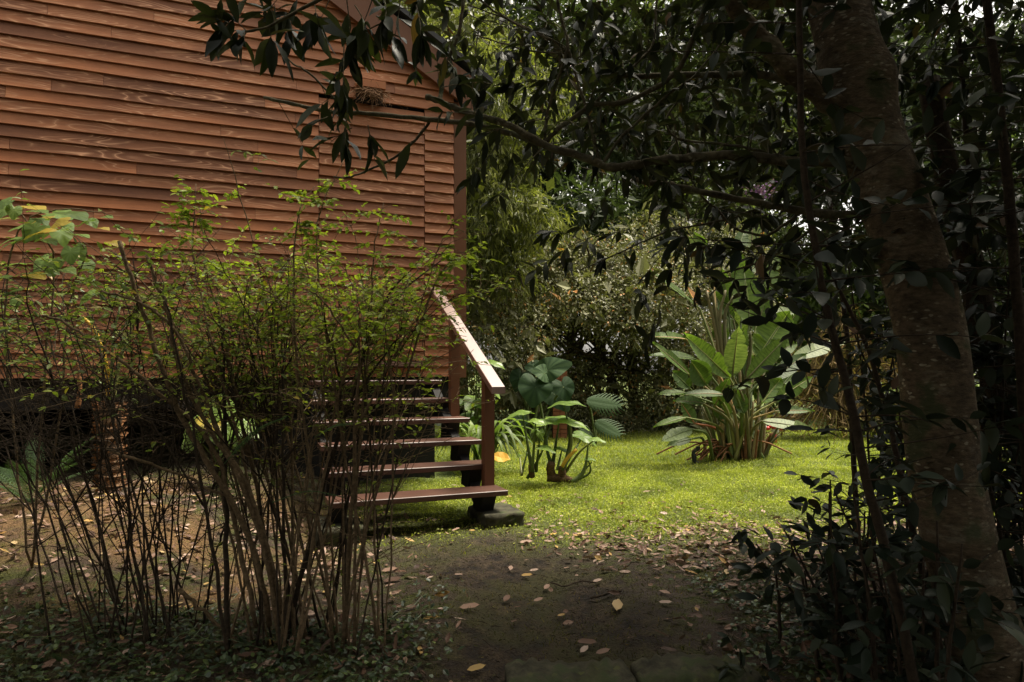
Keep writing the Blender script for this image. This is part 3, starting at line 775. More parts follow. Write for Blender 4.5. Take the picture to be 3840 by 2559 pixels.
def build_background():
    r = np.random.default_rng(21)
    # feathery willow-like tree behind the cabin corner
    lob = [(P2(1800, 290, 11), (.55, .6, .45)), (P2(1900, 420, 10.6), (.55, .6, .35)), (P2(1790, 560, 10.8), (.5, .6, .35)), (P2(1980, 330, 11.5), (.6, .6, .4)),
           (P2(1850, 760, 10.4), (.6, .55, .33)), (P2(1990, 800, 10.6), (.45, .5, .26)), (P2(1770, 900, 10.6), (.45, .5, .35)), (P2(1870, 620, 11.2), (.5, .5, .4)),
           (P2(1760, 150, 12), (.8, .7, .5)), (P2(1890, 990, 10.6), (.35, .4, .25)), (P2(1650, 600, 12), (.8, .7, 1.2)), (P2(1600, 100, 12.5), (.9, .7, .8))]
    bgtree('feathery_tree', 'tall yellow green tree with long drooping narrow leaves just right of the cabin corner', 'tree', (-.9, 11.8), P2(1790, 250, 11.6), .12, lob, M['feather_leaf'], .13, .026, LANCE_S, ns=3200, m=9, ln=.38, droop=.7, fill=200, pend=.45, seed=31, spread=.5)
    # big shrub with small grey leaves and orange tips
    lob = []
    for (x, y, Y, a, b) in [(1850, 1150, 11.2, .62, .42), (1990, 1230, 10.8, .35, .38), (1830, 1290, 10.6, .42, .40), (2080, 1050, 11.6, .75, .45), (2200, 1120, 11.2, .7, .42), (2300, 990, 11.8, .8, .5),
                            (2430, 1080, 11.4, .7, .45), (2560, 1010, 12.2, .8, .5), (2150, 960, 12.2, .7, .4), (2520, 1230, 11.8, .75, .5), (2700, 1100, 12.6, .9, .6), (2350, 1180, 11.2, .6, .38), (2650, 1330, 12.0, .8, .6),
                            (1860, 1430, 11.4, .8, .45), (2050, 1420, 12.2, .9, .7), (2300, 1450, 12.6, 1.0, .7), (2550, 1490, 12.0, .8, .55), (2450, 900, 12.8, .8, .5), (2720, 950, 13, .8, .6), (2400, 1600, 12.4, .9, .4), (2180, 1580, 12.2, .9, .4), (2640, 1600, 12.2, .8, .4), (1900, 1590, 12.0, .9, .4)]:
        lob.append((P2(x, y, Y), (a, a * .8, b)))
    bgtree('flowering_shrub', 'huge rounded shrub of tiny grey green leaves flecked with orange tips behind the lawn', 'shrub', (2.2, 12.8), P2(2250, 1150, 12.5), .07, lob, M['small_leaf'], .060, .032, DIAM, ns=14000, m=7, ln=.24, droop=.8, fill=700, seed=32, stems=5, pend=.2, spread=.7)
    # yellowish shrub right of it, higher
    lob = [(P2(2600, 800, 14), (1.0, .8, .6)), (P2(2780, 880, 14.5), (.9, .8, .6)), (P2(2500, 720, 14.5), (.8, .7, .5)), (P2(2680, 1000, 14), (.8, .8, .5)), (P2(2420, 830, 14.5), (.6, .6, .5)), (P2(2560, 930, 13.6), (.7, .6, .4))]
    bgtree('golden_shrub', 'tall golden green shrub between the grey flowering shrub and the banana plant tops', 'shrub', (4.0, 14.3), P2(2620, 900, 14.3), .08, lob, M['bg_mid'], .12, .05, DIAM, ns=2600, m=7, ln=.3, droop=.6, fill=300, seed=33, stems=3)
    # trees filling the back
    L1 = lobeset(r, -2.5, 3.6, 14.5, 16, 4.2, 9.2, 20, .8, 1.35)
    bgtree('dark_tree', 'dense dark evergreen behind the feathery tree, reaching above the picture', 'tree', (.9, 15.5), (.9, 15.5, 6.5), .2, L1, M['bg_dark'], .16, .06, DIAM, ns=4200, m=7, ln=.45, fill=2800, seed=41, group='trees closing off the garden')
    L2 = lobeset(r, 2.6, 5.4, 15, 17, 4.9, 9.6, 18, .8, 1.3)
    bgtree('broad_tree', 'mid green leafy tree at the back above the large shrub', 'tree', (3.6, 16.4), (3.8, 16.2, 6.6), .18, L2, M['bg_mid'], .15, .06, DIAM, ns=3800, m=7, ln=.45, fill=2200, seed=42, group='trees closing off the garden')
    L3 = lobeset(r, 7.9, 12.5, 14, 16.5, 3.0, 8.8, 16, 1.0, 1.5)
    bgtree('dark_tree', 'dark tree filling the top right corner behind the leaning trunk', 'tree', (9.5, 15.5), (9.5, 15.5, 6.0), .22, L3, M['bg_dark'], .17, .07, DIAM, ns=4000, m=7, ln=.5, fill=3200, seed=43, group='trees closing off the garden')
    L6 = lobeset(r, 6.9, 9.6, 16.5, 18, 5.4, 10.2, 12, 1.0, 1.5)
    bgtree('dark_tree', 'very tall dark tree far behind the upper part of the leaning trunk', 'tree', (8.2, 17.4), (8.2, 17.2, 7.5), .2, L6, M['bg_dark'], .18, .07, DIAM, ns=3200, m=7, ln=.5, fill=2600, seed=47, group='trees closing off the garden')
    L4 = lobeset(r, -2, 1.8, 13.2, 14.3, 1.6, 4.6, 12, .7, 1.1) + lobeset(r, 1.8, 4.2, 14, 15, 2.8, 4.6, 7, .7, 1.0)
    bgtree('dark_shrub', 'tall shadowy bush filling the gap under the feathery tree', 'shrub', (.6, 13.9), (.6, 13.9, 2.8), .1, L4, M['bg_dark'], .13, .05, DIAM, ns=3200, m=6, ln=.4, fill=2600, seed=44, stems=3)
    L5 = lobeset(r, 5.6, 11, 15.5, 17.5, 1.0, 3.9, 14, .9, 1.3)
    bgtree('leafy_shrub', 'bright green bank of shrubs seen through the thicket right of the banana plant', 'shrub', (8, 16.5), (8, 16.5, 2.6), .1, L5, M['bg_bright'], .20, .09, DIAM, ns=2900, m=6, ln=.45, fill=900, seed=45, stems=4)
    # brown dry bush right of the banana plant
    rng = np.random.default_rng(51)
    b = np.array([5.2, 10.6, 0.]); T = thing('dry_bush', 'straw brown dead bush drooping to the ground right of the banana plant', 'bush', b)
    lv = MB(); st = MB()
    for k in range(520):
        a = rng.uniform(0, 6.28); rr = rng.uniform(.2, 1.35); h = rng.uniform(.6, 1.9) * (1.15 - .35 * rr)
        p0 = b + np.array([rng.normal(0, .15), rng.normal(0, .12), rng.uniform(.1, .8)]); tip = b + np.array([math.cos(a) * rr * 1.15, math.sin(a) * rr * .5, max(.05, h - .5 * rr)])
        mid = (p0 + tip) / 2 + np.array([0, 0, .45 * h])
        st.tube(spline([p0, mid, tip], 4), .006, 3, rng.random(), cap=False)
        if k % 2 == 0: lv.leaves(tip + rng.normal(0, .12, (8, 3)), rng.normal(0, 1, (8, 3)) + [0, 0, -.8], rng.normal(0, 1, (8, 3)) + [0, 0, 1], .14, .02, DIAM, rng.random(8))
    st.build('stem', M['dry_brush'], T)['kind'] = 'stuff'
    lv.build('foliage', M['dry_brush'], T)
    # mauve blossom tree top in the sky gap
    lob = [(P2(2840, 735, 15), (.55, .4, .22)), (P2(2780, 790, 15), (.5, .4, .3)), (P2(2930, 860, 15), (.6, .4, .3)), (P2(2850, 1000, 15), (1.0, .6, .7)), (P2(3050, 1000, 15), (1.0, .6, .6))]
    T = bgtree('blossom_tree', 'small tree with mauve blossom on top, in the sky gap left of the trunk', 'tree', (5.8, 15.2), P2(2880, 950, 15), .06, lob, M['bg_mid'], .11, .05, DIAM, ns=1100, m=6, ln=.3, fill=160, seed=46)
    bl = MB(); c = np.array(P2(2835, 722, 14.6)); n = 170
    P = c + rng.normal(0, 1, (n, 3)) * (.24, .12, .11); bl.leaves(P, rng.normal(0, 1, (n, 3)), rng.normal(0, 1, (n, 3)), .08, .07, DIAM)
    bl.build('blossom', M['blossom'], T)
    # low leafy plants at the foot of the shrubs, right side
    lv = MB(); sk = MB(); b0 = np.array([6.8, 10.6, 0.])
    T = thing('understory_plant', 'low bank of broad leaved green plants at the lawn edge right of the dead bush', 'plant', b0)
    for k in range(90):
        p = np.array([rng.uniform(5.6, 9.5), rng.uniform(10.2, 11.6), 0.]); p[2] = float(hgt(p[0], p[1]))
        for q in range(7):
            a = rng.uniform(0, 6.28); h = rng.uniform(.25, .95); tp = p + np.array([math.cos(a) * .3 * h, math.sin(a) * .3 * h, h])
            sk.tube([p, (p + tp) / 2 + [0, 0, .05], tp], .007, 3, rng.random(), cap=False)
            lv.leaves(tp[None], [[math.cos(a), math.sin(a), -.4]], [[0, 0, 1.]], rng.uniform(.18, .34), rng.uniform(.09, .17), OVAL, rng.random(1))
    sk.build('stems', M['stalk'], T); lv.build('foliage', M['bg_bright'], T)
    # unseen woodland that shades the foreground: beside and behind the photographer
LANCE_S = tpl_leaf([.35, .7], [1, .8], .1, .25)
build_background()

def build_shade_trees():
    """unseen trees added over, beside and behind the photographer: it keeps the sky off the foreground"""
    rng = np.random.default_rng(61)
    def dense(T, lobes, n, L, W, mat):
        cr = MB()
        for c, rd in lobes:
            d = unit(rng.normal(0, 1, (n, 3))); rr = rng.random(n) ** .4
            P = np.array(c) + d * rr[:, None] * np.array(rd)
            cr.leaves(P, rng.normal(0, 1, (n, 3)) + [0, 0, -.3], rng.normal(0, .7, (n, 3)) + [0, 0, 1], L * rng.uniform(.7, 1.3, n), W, DIAM)
        cr.build('crown', mat, T)
    spec = [((4.6, -1.0), 'unseen shade tree added right of and behind the leaning trunk', [((5.2, 0, 5.2), (2.2, 2.6, 1.8)), ((5.0, 2.4, 3.4), (1.2, 1.2, 1.7)), ((6.4, 3.6, 4.6), (1.6, 1.6, 2.4)), ((7.8, 5.0, 3.8), (1.5, 1.6, 2.8))]),
            ((-1.2, -3.8), 'unseen shade tree added well behind the camera', [((-.8, -3.2, 4.6), (3.4, 2.3, 2.2)), ((-1, -5, 2.2), (4, 1.4, 2.2)), ((2.8, -4.0, 2.6), (2.4, 1.4, 2.4))]),
            ((-5.2, -1.0), 'unseen shade tree added left of and behind the camera', [((-5.8, -1.8, 3.0), (1.6, 2.2, 2.4)), ((-5.4, -3.4, 4.2), (2.2, 2.2, 2.2))])]
    for (bx, by), lab, lobes in spec:
        b = np.array([bx, by, float(hgt(bx, by)) - .05]); T = thing('shade_tree', lab, 'tree', b)
        tk = MB(); tk.tube(spline([b, b + [.1, .1, 2], b + [.2, .3, 4.5]], 5), np.linspace(.2, .1, 11), 9); tk.build('trunk', M['bgtrunk'], T, smooth=True)
        dense(T, lobes, 2600, .30, .14, M['bg_dark'])
build_shade_trees()

# ------------------------------------------------------------------ giant bird of paradise clump
def paddle(blade, wv, var_mb, base, tip, width, nrm, rng, curl=.12, tears=3, sag=.10, vr=.5):
    base = np.array(base); tip = np.array(tip); d = tip - base; L = np.linalg.norm(d); D = d / L
    S = unit(np.cross(D, nrm)); Nn = np.cross(S, D)
    n = 22
    t = np.linspace(0, 1, n)
    w = width / 2 * np.minimum(1, np.sin(np.clip(t * 1.02 + .02, 0, 1) * np.pi) ** .6) * (1.15 - .5 * t)
    w[0] = .004; w[-1] = .004
    arch = (t ** 2) * sag * L * -1
    mid = base + D * (t * L)[:, None] + np.array([0, 0, 1.]) * (arch * (1 - abs(D[2]) * .5))[:, None]
    for side in (-1, 1):
        tear = set(rng.choice(np.arange(3, n - 2), tears, replace=False)) if tears else set()
        V = []; A = []
        starts = [0] + sorted(tear) + [n - 1]
        for a, b in zip(starts[:-1], starts[1:]):
            tw = rng.normal(0, .12)
            seg = np.arange(a, b + 1)
            rows = []
            for q, i in enumerate(seg):
                ww = w[i] * (1 - (.35 if (i in tear) else 0) * rng.random())
                shift = D * (.05 * L * (ww / (width / 2 + 1e-6)))
                for u in (0, .5, 1):
                    cup = curl * width * (u ** 1.3) * .8 + tw * ww * u
                    rows.append(mid[i] + S * side * ww * u + Nn * cup + shift * u)
                    A.append((t[i] + .35 * u * .1, u * side, vr * 5))
            m = len(seg); rows = np.array(rows)
            i0 = np.arange(m - 1)[:, None] * 3; j = np.arange(2)[None]
            Fq = np.stack([i0 + j, i0 + j + 1, i0 + j + 4, i0 + j + 3], -1).reshape(-1, 4)
            if side < 0: Fq = Fq[:, ::-1]
            blade.add(rows, Fq, vr)
        wv += A
    return mid

def build_strelitzia():
    rng = np.random.default_rng(71)
    Y0 = 8.1
    z8 = lambda x, y, Y: at(2350 + x / 1.363, 700 + y / 1.363, Y)
    b = z8(580, 1400, Y0); b[2] = float(hgt(b[0], b[1]))
    T = thing('banana_plant', 'big clump of paddle shaped green leaves on long stalks standing alone on the sunny lawn', 'plant', b)
    # base x,y  tip x,y  width(px z8) depth-base depth-tip pale normal
    S = [(540,965,568,728,112,-.5,-.6,1,'f'), (525,975,308,768,105,-.3,-.5,0,'f'), (405,1010,330,890,120,-.4,-.5,0,'f'), (612,985,812,772,92,-.4,-.3,0,'f'),
         (665,885,815,655,170,.2,.3,0,'f'), (632,705,600,420,150,.2,.4,0,'f'), (640,330,645,105,75,1.3,1.5,1,'f'), (560,345,605,215,70,1.0,1.2,1,'f'),
         (440,365,290,262,85,.6,.5,1,'f'), (415,350,350,240,60,.6,.6,1,'f'), (375,625,140,425,46,.0,-.3,0,'u'), (305,782,108,742,62,-.2,-.4,0,'u'),
         (320,962,138,780,58,-.3,-.5,0,'u'), (352,882,128,838,62,.0,-.2,0,'u'), (848,880,1128,768,85,.3,.5,1,'u'), (740,990,905,860,88,.1,.3,0,'f'),
         (758,1100,932,972,78,-.3,-.2,0,'f'), (752,1150,942,1132,52,-.3,-.3,0,'u'), (690,1200,930,1222,74,-.6,-.7,1,'u'), (305,1180,150,1215,46,-.4,-.6,1,'u'),
         (335,1240,188,1282,84,-.6,-.7,1,'u'), (392,1110,250,1078,62,-.5,-.6,0,'u'), (300,1055,170,1046,48,-.2,-.3,0,'u'), (322,1030,240,945,82,.2,.2,1,'f'),
         (500,1065,300,1040,60,-.5,-.6,0,'u'), (545,1035,636,1000,44,-.6,-.6,0,'u'), (690,1110,782,985,96,-.1,0,0,'f'), (345,1210,280,1105,86,-.2,-.2,0,'f'),
         (470,1190,505,1085,90,-.2,-.2,0,'f'), (595,1160,560,1040,84,-.4,-.4,0,'f'), (735,870,865,795,74,.5,.6,0,'f'), (480,800,470,705,90,.3,.3,0,'f'),
         (640,1000,625,860,100,.3,.3,0,'f'), (545,680,440,540,80,.5,.5,1,'f'), (700,640,875,635,70,.7,.8,1,'u'), (800,1010,860,940,60,.4,.5,1,'f'),
         (600,760,530,640,80,.6,.6,1,'f'), (560,480,720,360,60,.9,1.0,0,'f'), (330,1290,215,1310,50,-.3,-.4,0,'u'), (450,1120,520,980,70,-.3,-.4,0,'f'), (600,560,560,330,90,.6,.7,0,'f'), (700,560,760,330,90,.7,.9,0,'f'), (660,760,720,520,100,.5,.6,0,'f'), (520,620,490,430,70,.5,.6,0,'f'), (560,900,600,730,70,.1,.1,0,'f'), (790,760,870,640,60,.6,.6,0,'f')]
    for k, (bx, by, tx, ty, wpx, db, dt, pale, mode) in enumerate(S):
        B = z8(bx, by, Y0 + db); E = z8(tx, ty, Y0 + dt); wd = wpx * 1.12 / 1.363 / F * (Y0 + db)
        E = B + (E - B) * 1.10
        nrm = np.array([rng.normal(0, .25), -1, .35]) if mode == 'f' else np.array([rng.normal(0, .25), -.85, 1.])
        mb = MB(); wv = []
        mid = paddle(mb, wv, None, B, E, wd, unit(nrm), rng, curl=rng.uniform(.05, .2), tears=int(rng.integers(1, 4)), sag=rng.uniform(.0, .08) if mode == 'f' else rng.uniform(.05, .16), vr=rng.random())
        lf = mb.build('leaf', M['paddle_pale'] if (pale and k % 2 == 0) else M['paddle'], T, smooth=True, extra={'wv': np.array(wv)})
        sk = MB()
        foot = b + np.array([rng.uniform(-.26, .26), rng.uniform(-.2, .2), .0])
        if bx < 400 and by > 1150: foot[0] -= .25
        c = foot + (B - foot) * .55 + np.array([(foot[0] - B[0]) * .18, 0, .10])
        path = spline([foot, c, B], 7)
        sk.tube(np.vstack([path, mid[2::4]]), np.concatenate([np.linspace(.023, .010, len(path)), np.linspace(.010, .003, len(mid[2::4]))]), 6, rng.random())
        sk.build('leaf_stalk', M['stalk_pale'] if (k % 3 == 0) else M['stalk'], T if False else lf, smooth=True)
    # upright cut stalks and sheaths
    for (x0, y0, x1, y1) in [(465, 800, 408, 535), (470, 760, 435, 530), (478, 740, 505, 530), (500, 720, 545, 560), (440, 800, 370, 620), (625, 900, 632, 740), (585, 1180, 575, 905)]:
        sk = MB(); foot = b + np.array([rng.uniform(-.1, .1), rng.uniform(-.1, .1), 0]); A = z8(x0, y0, Y0 + .1); E = z8(x1, y1, Y0 + .1)
        sk.tube(spline([foot, A, E], 6), np.linspace(.03, .014, 13), 6, rng.random()); sk.build('stalk', M['stalk_pale'], T, smooth=True)
    for k in range(18):
        sk = MB(); a = rng.uniform(0, 6.28); foot = b + np.array([math.cos(a) * .28, math.sin(a) * .2, -.02]); tp = foot + np.array([math.cos(a) * rng.uniform(.02, .25), math.sin(a) * .1, rng.uniform(.3, .75)])
        sk.tube(spline([foot, (foot + tp) / 2 + [0, 0, .05], tp], 3), np.linspace(.024, .010, 7), 6, rng.random())
        sk.build('sheath', M['rust'] if k % 4 == 0 else M['stalk_pale'], T, smooth=True)
    # dry fallen stalks at its foot
    dr = MB()
    for k in range(26):
        a = rng.uniform(2.2, 5.2) if k % 3 else rng.uniform(0, 6.28); ln = rng.uniform(.2, .75); p0 = b + np.array([rng.uniform(-.35, .1), rng.uniform(-.2, .1), rng.uniform(.02, .2)])
        e = p0 + np.array([math.cos(a) * ln, math.sin(a) * .3 * ln, -.0]); e[2] = max(.03, e[2] - .1)
        dr.tube(spline([p0, (p0 + e) / 2 + [0, 0, .1], e], 3), .010, 4, rng.random())
    dr.build('dead_stalks', M['rust'], T)
    # small black stake and the red ornament beyond
    sb = at(2607, 1728, 7.9); sb[2] = 0
    mb = MB(); mb.tube(spline([sb + [0, 0, -.03], sb + [-.015, 0, .08], sb + [-.02, 0, .13], sb + [.03, 0, .17], sb + [.035, 0, .2]], 3), [.028] * 5 + [.02] * 4 + [.026] * 4, 7)
    mb.tube([sb + [-.02, 0, .01], sb + [.06, -.02, .012]], .018, 6)
    o = mb.build('garden_stake', M['iron'], loc=tuple(sb)); tag(o, 'small bent black stake at the left foot of the banana clump', 'stake')
    hb = at(2905, 1665, 9.9); hb[2] = .0
    H = thing('garden_ornament', 'small red and white ornament on a red post at the far edge of the lawn', 'ornament', hb)
    mb = MB(); mb.tube([hb + [0, 0, 0], hb + [0, 0, .10], hb + [0, 0, .16]], [.03, .026, .032], 10); mb.build('post', M['red'], H, smooth=True)
    def ball(mb, c, rx, rz, n=10):
        th = np.linspace(0, np.pi, n); mb.tube([c + np.array([0, 0, -rz * math.cos(t)]) for t in th], [max(.001, rx * math.sin(t)) for t in th], 12)
    mb = MB(); ball(mb, hb + [0, -.01, .20], .055, .05); mb.build('head', M['white'], H, smooth=True)
    mb = MB(); ball(mb, hb + [0, 0, .262], .085, .035)
    for sx in (-.1, .1): ball(mb, hb + [sx, 0, .235], .035, .03)
    mb.build('cap', M['red'], H, smooth=True)
    mb = MB()
    for sx in (-.135, .135): ball(mb, hb + [sx, -.005, .25], .02, .03)
    mb.build('knob', M['white'], H, smooth=True)
build_strelitzia()

# ------------------------------------------------------------------ broad leaved plants
def heart_leaf(mb, c, D, N, L, W, rng, var, wavy=.03, lobe=.28, fold=.12):
    """heart / arrow shaped leaf, c = stalk attachment, D towards the tip"""
    D = unit(D); S = unit(np.cross(D, N)); Nn = np.cross(S, D)
    n = 39; th = np.linspace(-np.pi, np.pi, n, endpoint=False)
    rr = []
    for a in th:
        aa = abs(a) / np.pi
        tip = math.exp(-(aa / .10) ** 2) * .22
        notch = math.exp(-((1 - aa) / .09) ** 2) * .30
        e = .62 - .12 * math.cos(a * 2) * 0 + tip - notch + .08 * math.exp(-((aa - .78) / .12) ** 2)
        rr.append(e)
    rr = np.array(rr)
    V = [np.array(c, float)]
    for k in (.5, 1.0):
        for a, e in zip(th, rr):
            x = math.cos(a) * e * k * L * .95; y = math.sin(a) * e * k * W * .95
            z = fold * abs(y) - .22 * x * x / L - .05 * L * (k == 1.0) + wavy * L * k * math.sin(a * 5 + var * 20) 
            V.append(c + D * (x + .12 * L * 0) + S * y + Nn * z)
    V = np.array(V)
    i = np.arange(n); i2 = (i + 1) % n
    vv = np.concatenate([[var], np.tile(np.clip(var * .6 + .22 + .30 * np.cos(13 * th), 0, .93), 2)])
    mb.add(V, [np.stack([np.zeros(n, int), 1 + i2, 1 + i], -1), np.stack([1 + i, 1 + i2, 1 + n + i2, 1 + n + i], -1)], vv if var < .97 else var)

def stalk(mb, p0, p1, r0, r1, bend, var, n=5):
    p0 = np.array(p0, float); p1 = np.array(p1, float)
    mb.tube(spline([p0, (p0 + p1) / 2 + np.array(bend), p1], n), np.linspace(r0, r1, 2 * n + 1), 6, var)

def build_broadleaf():
    rng = np.random.default_rng(81)
    z7 = lambda x, y, Y: at(1750 + x / 1.65, 1000 + y / 1.65, Y)
    # near plant on the lawn
    Y0 = 6.55
    b = z7(560, 1290, Y0); b[2] = .01
    T = thing('elephant_ear_plant', 'young elephant ear plant with bright leaves on bare stalks, on the lawn beside the steps', 'plant', b)
    data = [((345,902),(405,1270),(-1,-.3,-.15),.34,.20,'pale',(0,0,0)), ((600,845),(600,1270),(.9,-.3,.1),.46,.30,'edge',(.06,0,0)), ((525,955),(525,1240),(-.9,-.2,-.1),.36,.22,'',(-.05,0,0)),
            ((575,940),(530,1240),(.8,-.3,-.1),.50,.26,'',(0,0,0)), ((640,960),(590,1250),(1,-.2,-.2),.42,.22,'',(.05,0,0)), ((428,955),(405,1280),(.6,-.3,-.1),.22,.14,'',(0,0,0)),
            ((720,1050),(590,1260),(.9,-.3,-.4),.34,.22,'',(.03,0,.05)), ((500,960),(375,1310),(-.6,-.3,0),.30,.20,'',(.05,0,0)), ((800,1068),(600,1290),(.9,-.2,-.1),.20,.12,'edge',(0,0,.05)),
            ((455,1030),(430,1270),(.1,-.3,-.8),.13,.10,'',(0,0,0)), ((420,1010),(405,1270),(-.6,-.3,-.4),.12,.09,'',(0,0,0)), ((480,1120),(400,1280),(.9,-.3,-.2),.26,.16,'',(0,0,0)),
            ((590,1130),(560,1260),(.8,-.3,-.2),.24,.16,'',(0,0,0)), ((750,1190),(660,1335),(1,-.2,0),.16,.10,'dark',(.09,0,-.02)), ((330,1180),(340,1290),(-.2,0,.9),.10,.04,'',(0,0,0)), ((375,1150),(340,1280),(.2,0,.9),.10,.04,'',(0,0,0))]
    for k, (c, f, D, L, W, kind, bend) in enumerate(data):
        cc = z7(c[0], c[1], Y0 + rng.uniform(-.25, .25)); ff = z7(f[0], f[1], Y0 + rng.uniform(-.1, .1)); ff[2] = max(.02, ff[2])
        mb = MB(); heart_leaf(mb, cc, D, unit(np.array([.25 * rng.normal(), -.22, 1.])), L * .60, W * .72, rng, rng.random())
        lf = mb.build('leaf', M['colocasia'] if kind == 'edge' and k == 8 else M['colocasia'], T, smooth=True)
        if kind == 'edge': pass
        sk = MB(); stalk(sk, ff, cc, .016 + .006 * (k < 5), .006, bend, rng.random() * .7); sk.build('leaf_stalk', M['stalk'], lf, smooth=True)
    mb = MB()
    for (x0, y0, x1, y1, r0, r1) in [(525, 1290, 525, 1215, .045, .04), (590, 1310, 590, 1240, .05, .03), (405, 1300, 400, 1230, .03, .03), (500, 1300, 650, 1335, .05, .03), (560, 1310, 640, 1345, .045, .03)]:
        p0, p1 = z7(x0, y0, Y0), z7(x1, y1, Y0 - .05); p0[2] = max(p0[2], .02); p1[2] = max(p1[2], .03)
        mb.tube(spline([p0, (p0 + p1) / 2 + rng.normal(0, .006, 3), p1], 3), np.linspace(r0, r1, 7), 7)
    mb.build('rootstock', M['palm'], T, smooth=True)
    mb = MB(); p = [z7(650, 1335, Y0 - .1), z7(710, 1290, Y0 - .1), z7(740, 1210, Y0 - .1), z7(752, 1090, Y0 - .1)]; mb.tube(spline(p, 5), np.linspace(.028, .008, 16), 7, .5)
    p = [z7(655, 1330, Y0 - .1), z7(720, 1270, Y0 - .1), z7(775, 1210, Y0 - .1)]; mb.tube(spline(p, 5), np.linspace(.016, .006, 11), 6, .5); mb.build('leaning_stalk', M['stalk'], T, smooth=True)
    mb = MB(); p = [z7(590, 1240, Y0 - .12), z7(620, 1190, Y0 - .12), z7(680, 1130, Y0 - .12)]; mb.tube(spline(p, 4), [.018] * 9, 6, .9); mb.build('brown_stalk', M['yellow_stalk'], T, smooth=True)
    # rear plant: big dark heart leaves
    Y1 = 10.2
    b = z7(440, 1060, Y1); b[2] = .0
    T = thing('elephant_ear_plant', 'large elephant ear plant with dark heart shaped leaves under the flowering shrub', 'plant', b)
    for c, D, L, W in [((500,640),(.9,-.25,.35),.95,.62), ((425,745),(-.15,-.4,-1),.78,.78), ((330,690),(-.4,-.3,-1),.55,.50), ((545,790),(.7,-.4,-.75),.85,.62), ((600,745),(.35,-.4,-1.0),.60,.50), ((430,625),(-.9,-.2,.1),.45,.40), ((335,950),(.35,-.4,-1),.50,.30), ((480,660),(-.6,-.3,.2),.5,.45)]:
        cc = z7(c[0], c[1], Y1 + rng.uniform(-.2, .2)); mb = MB(); heart_leaf(mb, cc, D, unit(np.array([0, -1, .55])), L * .50, W * .56, rng, rng.random())
        lf = mb.build('leaf', M['colocasia_dark'], T, smooth=True)
        sk = MB(); stalk(sk, b + [rng.uniform(-.25, .25), rng.uniform(-.1, .1), 0], cc, .03, .012, (0, .1, .1), rng.random() * .6); sk.build('leaf_stalk', M['stalk'], lf, smooth=True)
    # split leaf plant
    Y2 = 9.9
    b = z7(800, 1080, Y2); b[2] = 0.
    T = thing('split_leaf_plant', 'swiss cheese plant with two large deeply slit leaves hanging at the lawn edge', 'plant', b)
    for (cx, cy), D, L, W in [((745,830),(1,-.2,-.15),.76,.46), ((800,960),(.9,-.3,-.5),.62,.44), ((690,1010),(.6,-.3,-.5),.36,.28)]:
        cc = z7(cx, cy, Y2); D = unit(D); L *= .66; W *= .8; N = unit(np.array([0, -1, .5])); S = unit(np.cross(D, N)); Nn = np.cross(S, D)
        mb = MB(); nf = 10
        for side in (-1, 1):
            for k in range(nf):
                t0 = k / nf; t1 = (k + .62) / nf; tm = (t0 + t1) / 2
                w = W / 2 * math.sin(min(1, .12 + tm * .9) * np.pi) ** .5
                rows = []
                for u in np.linspace(0, 1, 6):
                    cl = 1.0 if u < .35 else (.92 if u < .8 else .55)
                    hw = (t1 - t0) / 2 * L * (1.6 if u < .45 else cl)
                    ctr = cc + D * (tm * L + .20 * L * u * u) + S * side * w * u + Nn * (.10 * w * u - .25 * w * u * u)
                    rows += [ctr - D * hw, ctr + D * hw]
                i = np.arange(5)[:, None] * 2
                Fq = np.hstack([i, i + 1, i + 3, i + 2]); mb.add(np.array(rows), Fq if side > 0 else Fq[:, ::-1], .5)
        lf = mb.build('leaf', M['colocasia_dark'], T)
        lf.data.materials[0] = M['fern']
        sk = MB(); stalk(sk, b, cc, .02, .01, (0, .05, .15), .3); sk.build('leaf_stalk', M['stalk'], lf, smooth=True)
    # strap leaved clump behind the hand rail post
    def straps(name, label, b, n, ln, wd, mat, aim, seed, yel=0):
        rg = np.random.default_rng(seed); T = thing(name, label, 'plant', b)
        for k in range(n):
            a = rg.uniform(0, 6.28); l = ln * rg.uniform(.65, 1.1); out = l * rg.uniform(.35, .8)
            d = np.array([math.cos(a), math.sin(a) * .7, 0]); d = unit(d + np.array(aim) * .3)
            p = [b + d * .03, b + d * out * .45 + [0, 0, l * .55], b + d * out * .9 + [0, 0, l * .58], b + d * out * 1.25 + [0, 0, l * .28]]
            P = spline(p, 4); S = unit(np.cross(d, [0, 0, 1.])); m = len(P); t = np.linspace(0, 1, m); ww = wd / 2 * np.minimum(1, (1 - t) * 3 + .02) * (.6 + .4 * np.sin(t * np.pi))
            V = np.stack([P - S * ww[:, None] + [0, 0, .01], P, P + S * ww[:, None] + [0, 0, .01]], 1).reshape(-1, 3)
            i = np.arange(m - 1)[:, None] * 3; j = np.arange(2)[None]; mb = MB(); mb.add(V, np.stack([i + j, i + j + 1, i + j + 4, i + j + 3], -1).reshape(-1, 4), rg.random() * .8)
            mb.build('leaf', M['yleaf'] if k < yel else mat, T, smooth=True)
    b = z7(110, 1150, 7.3); b[2] = 0; straps('strap_leaf_plant', 'clump of long arching strap leaves close behind the lower handrail post', b, 44, .80, .055, M['bg_bright'], (.6, 0, 0), 5, 0)
    b = at(1770, 1560, 8.2); b[2] = 0
    T = thing('broad_leaf_plant', 'light green broad leaved plant between the two handrail posts', 'plant', b)
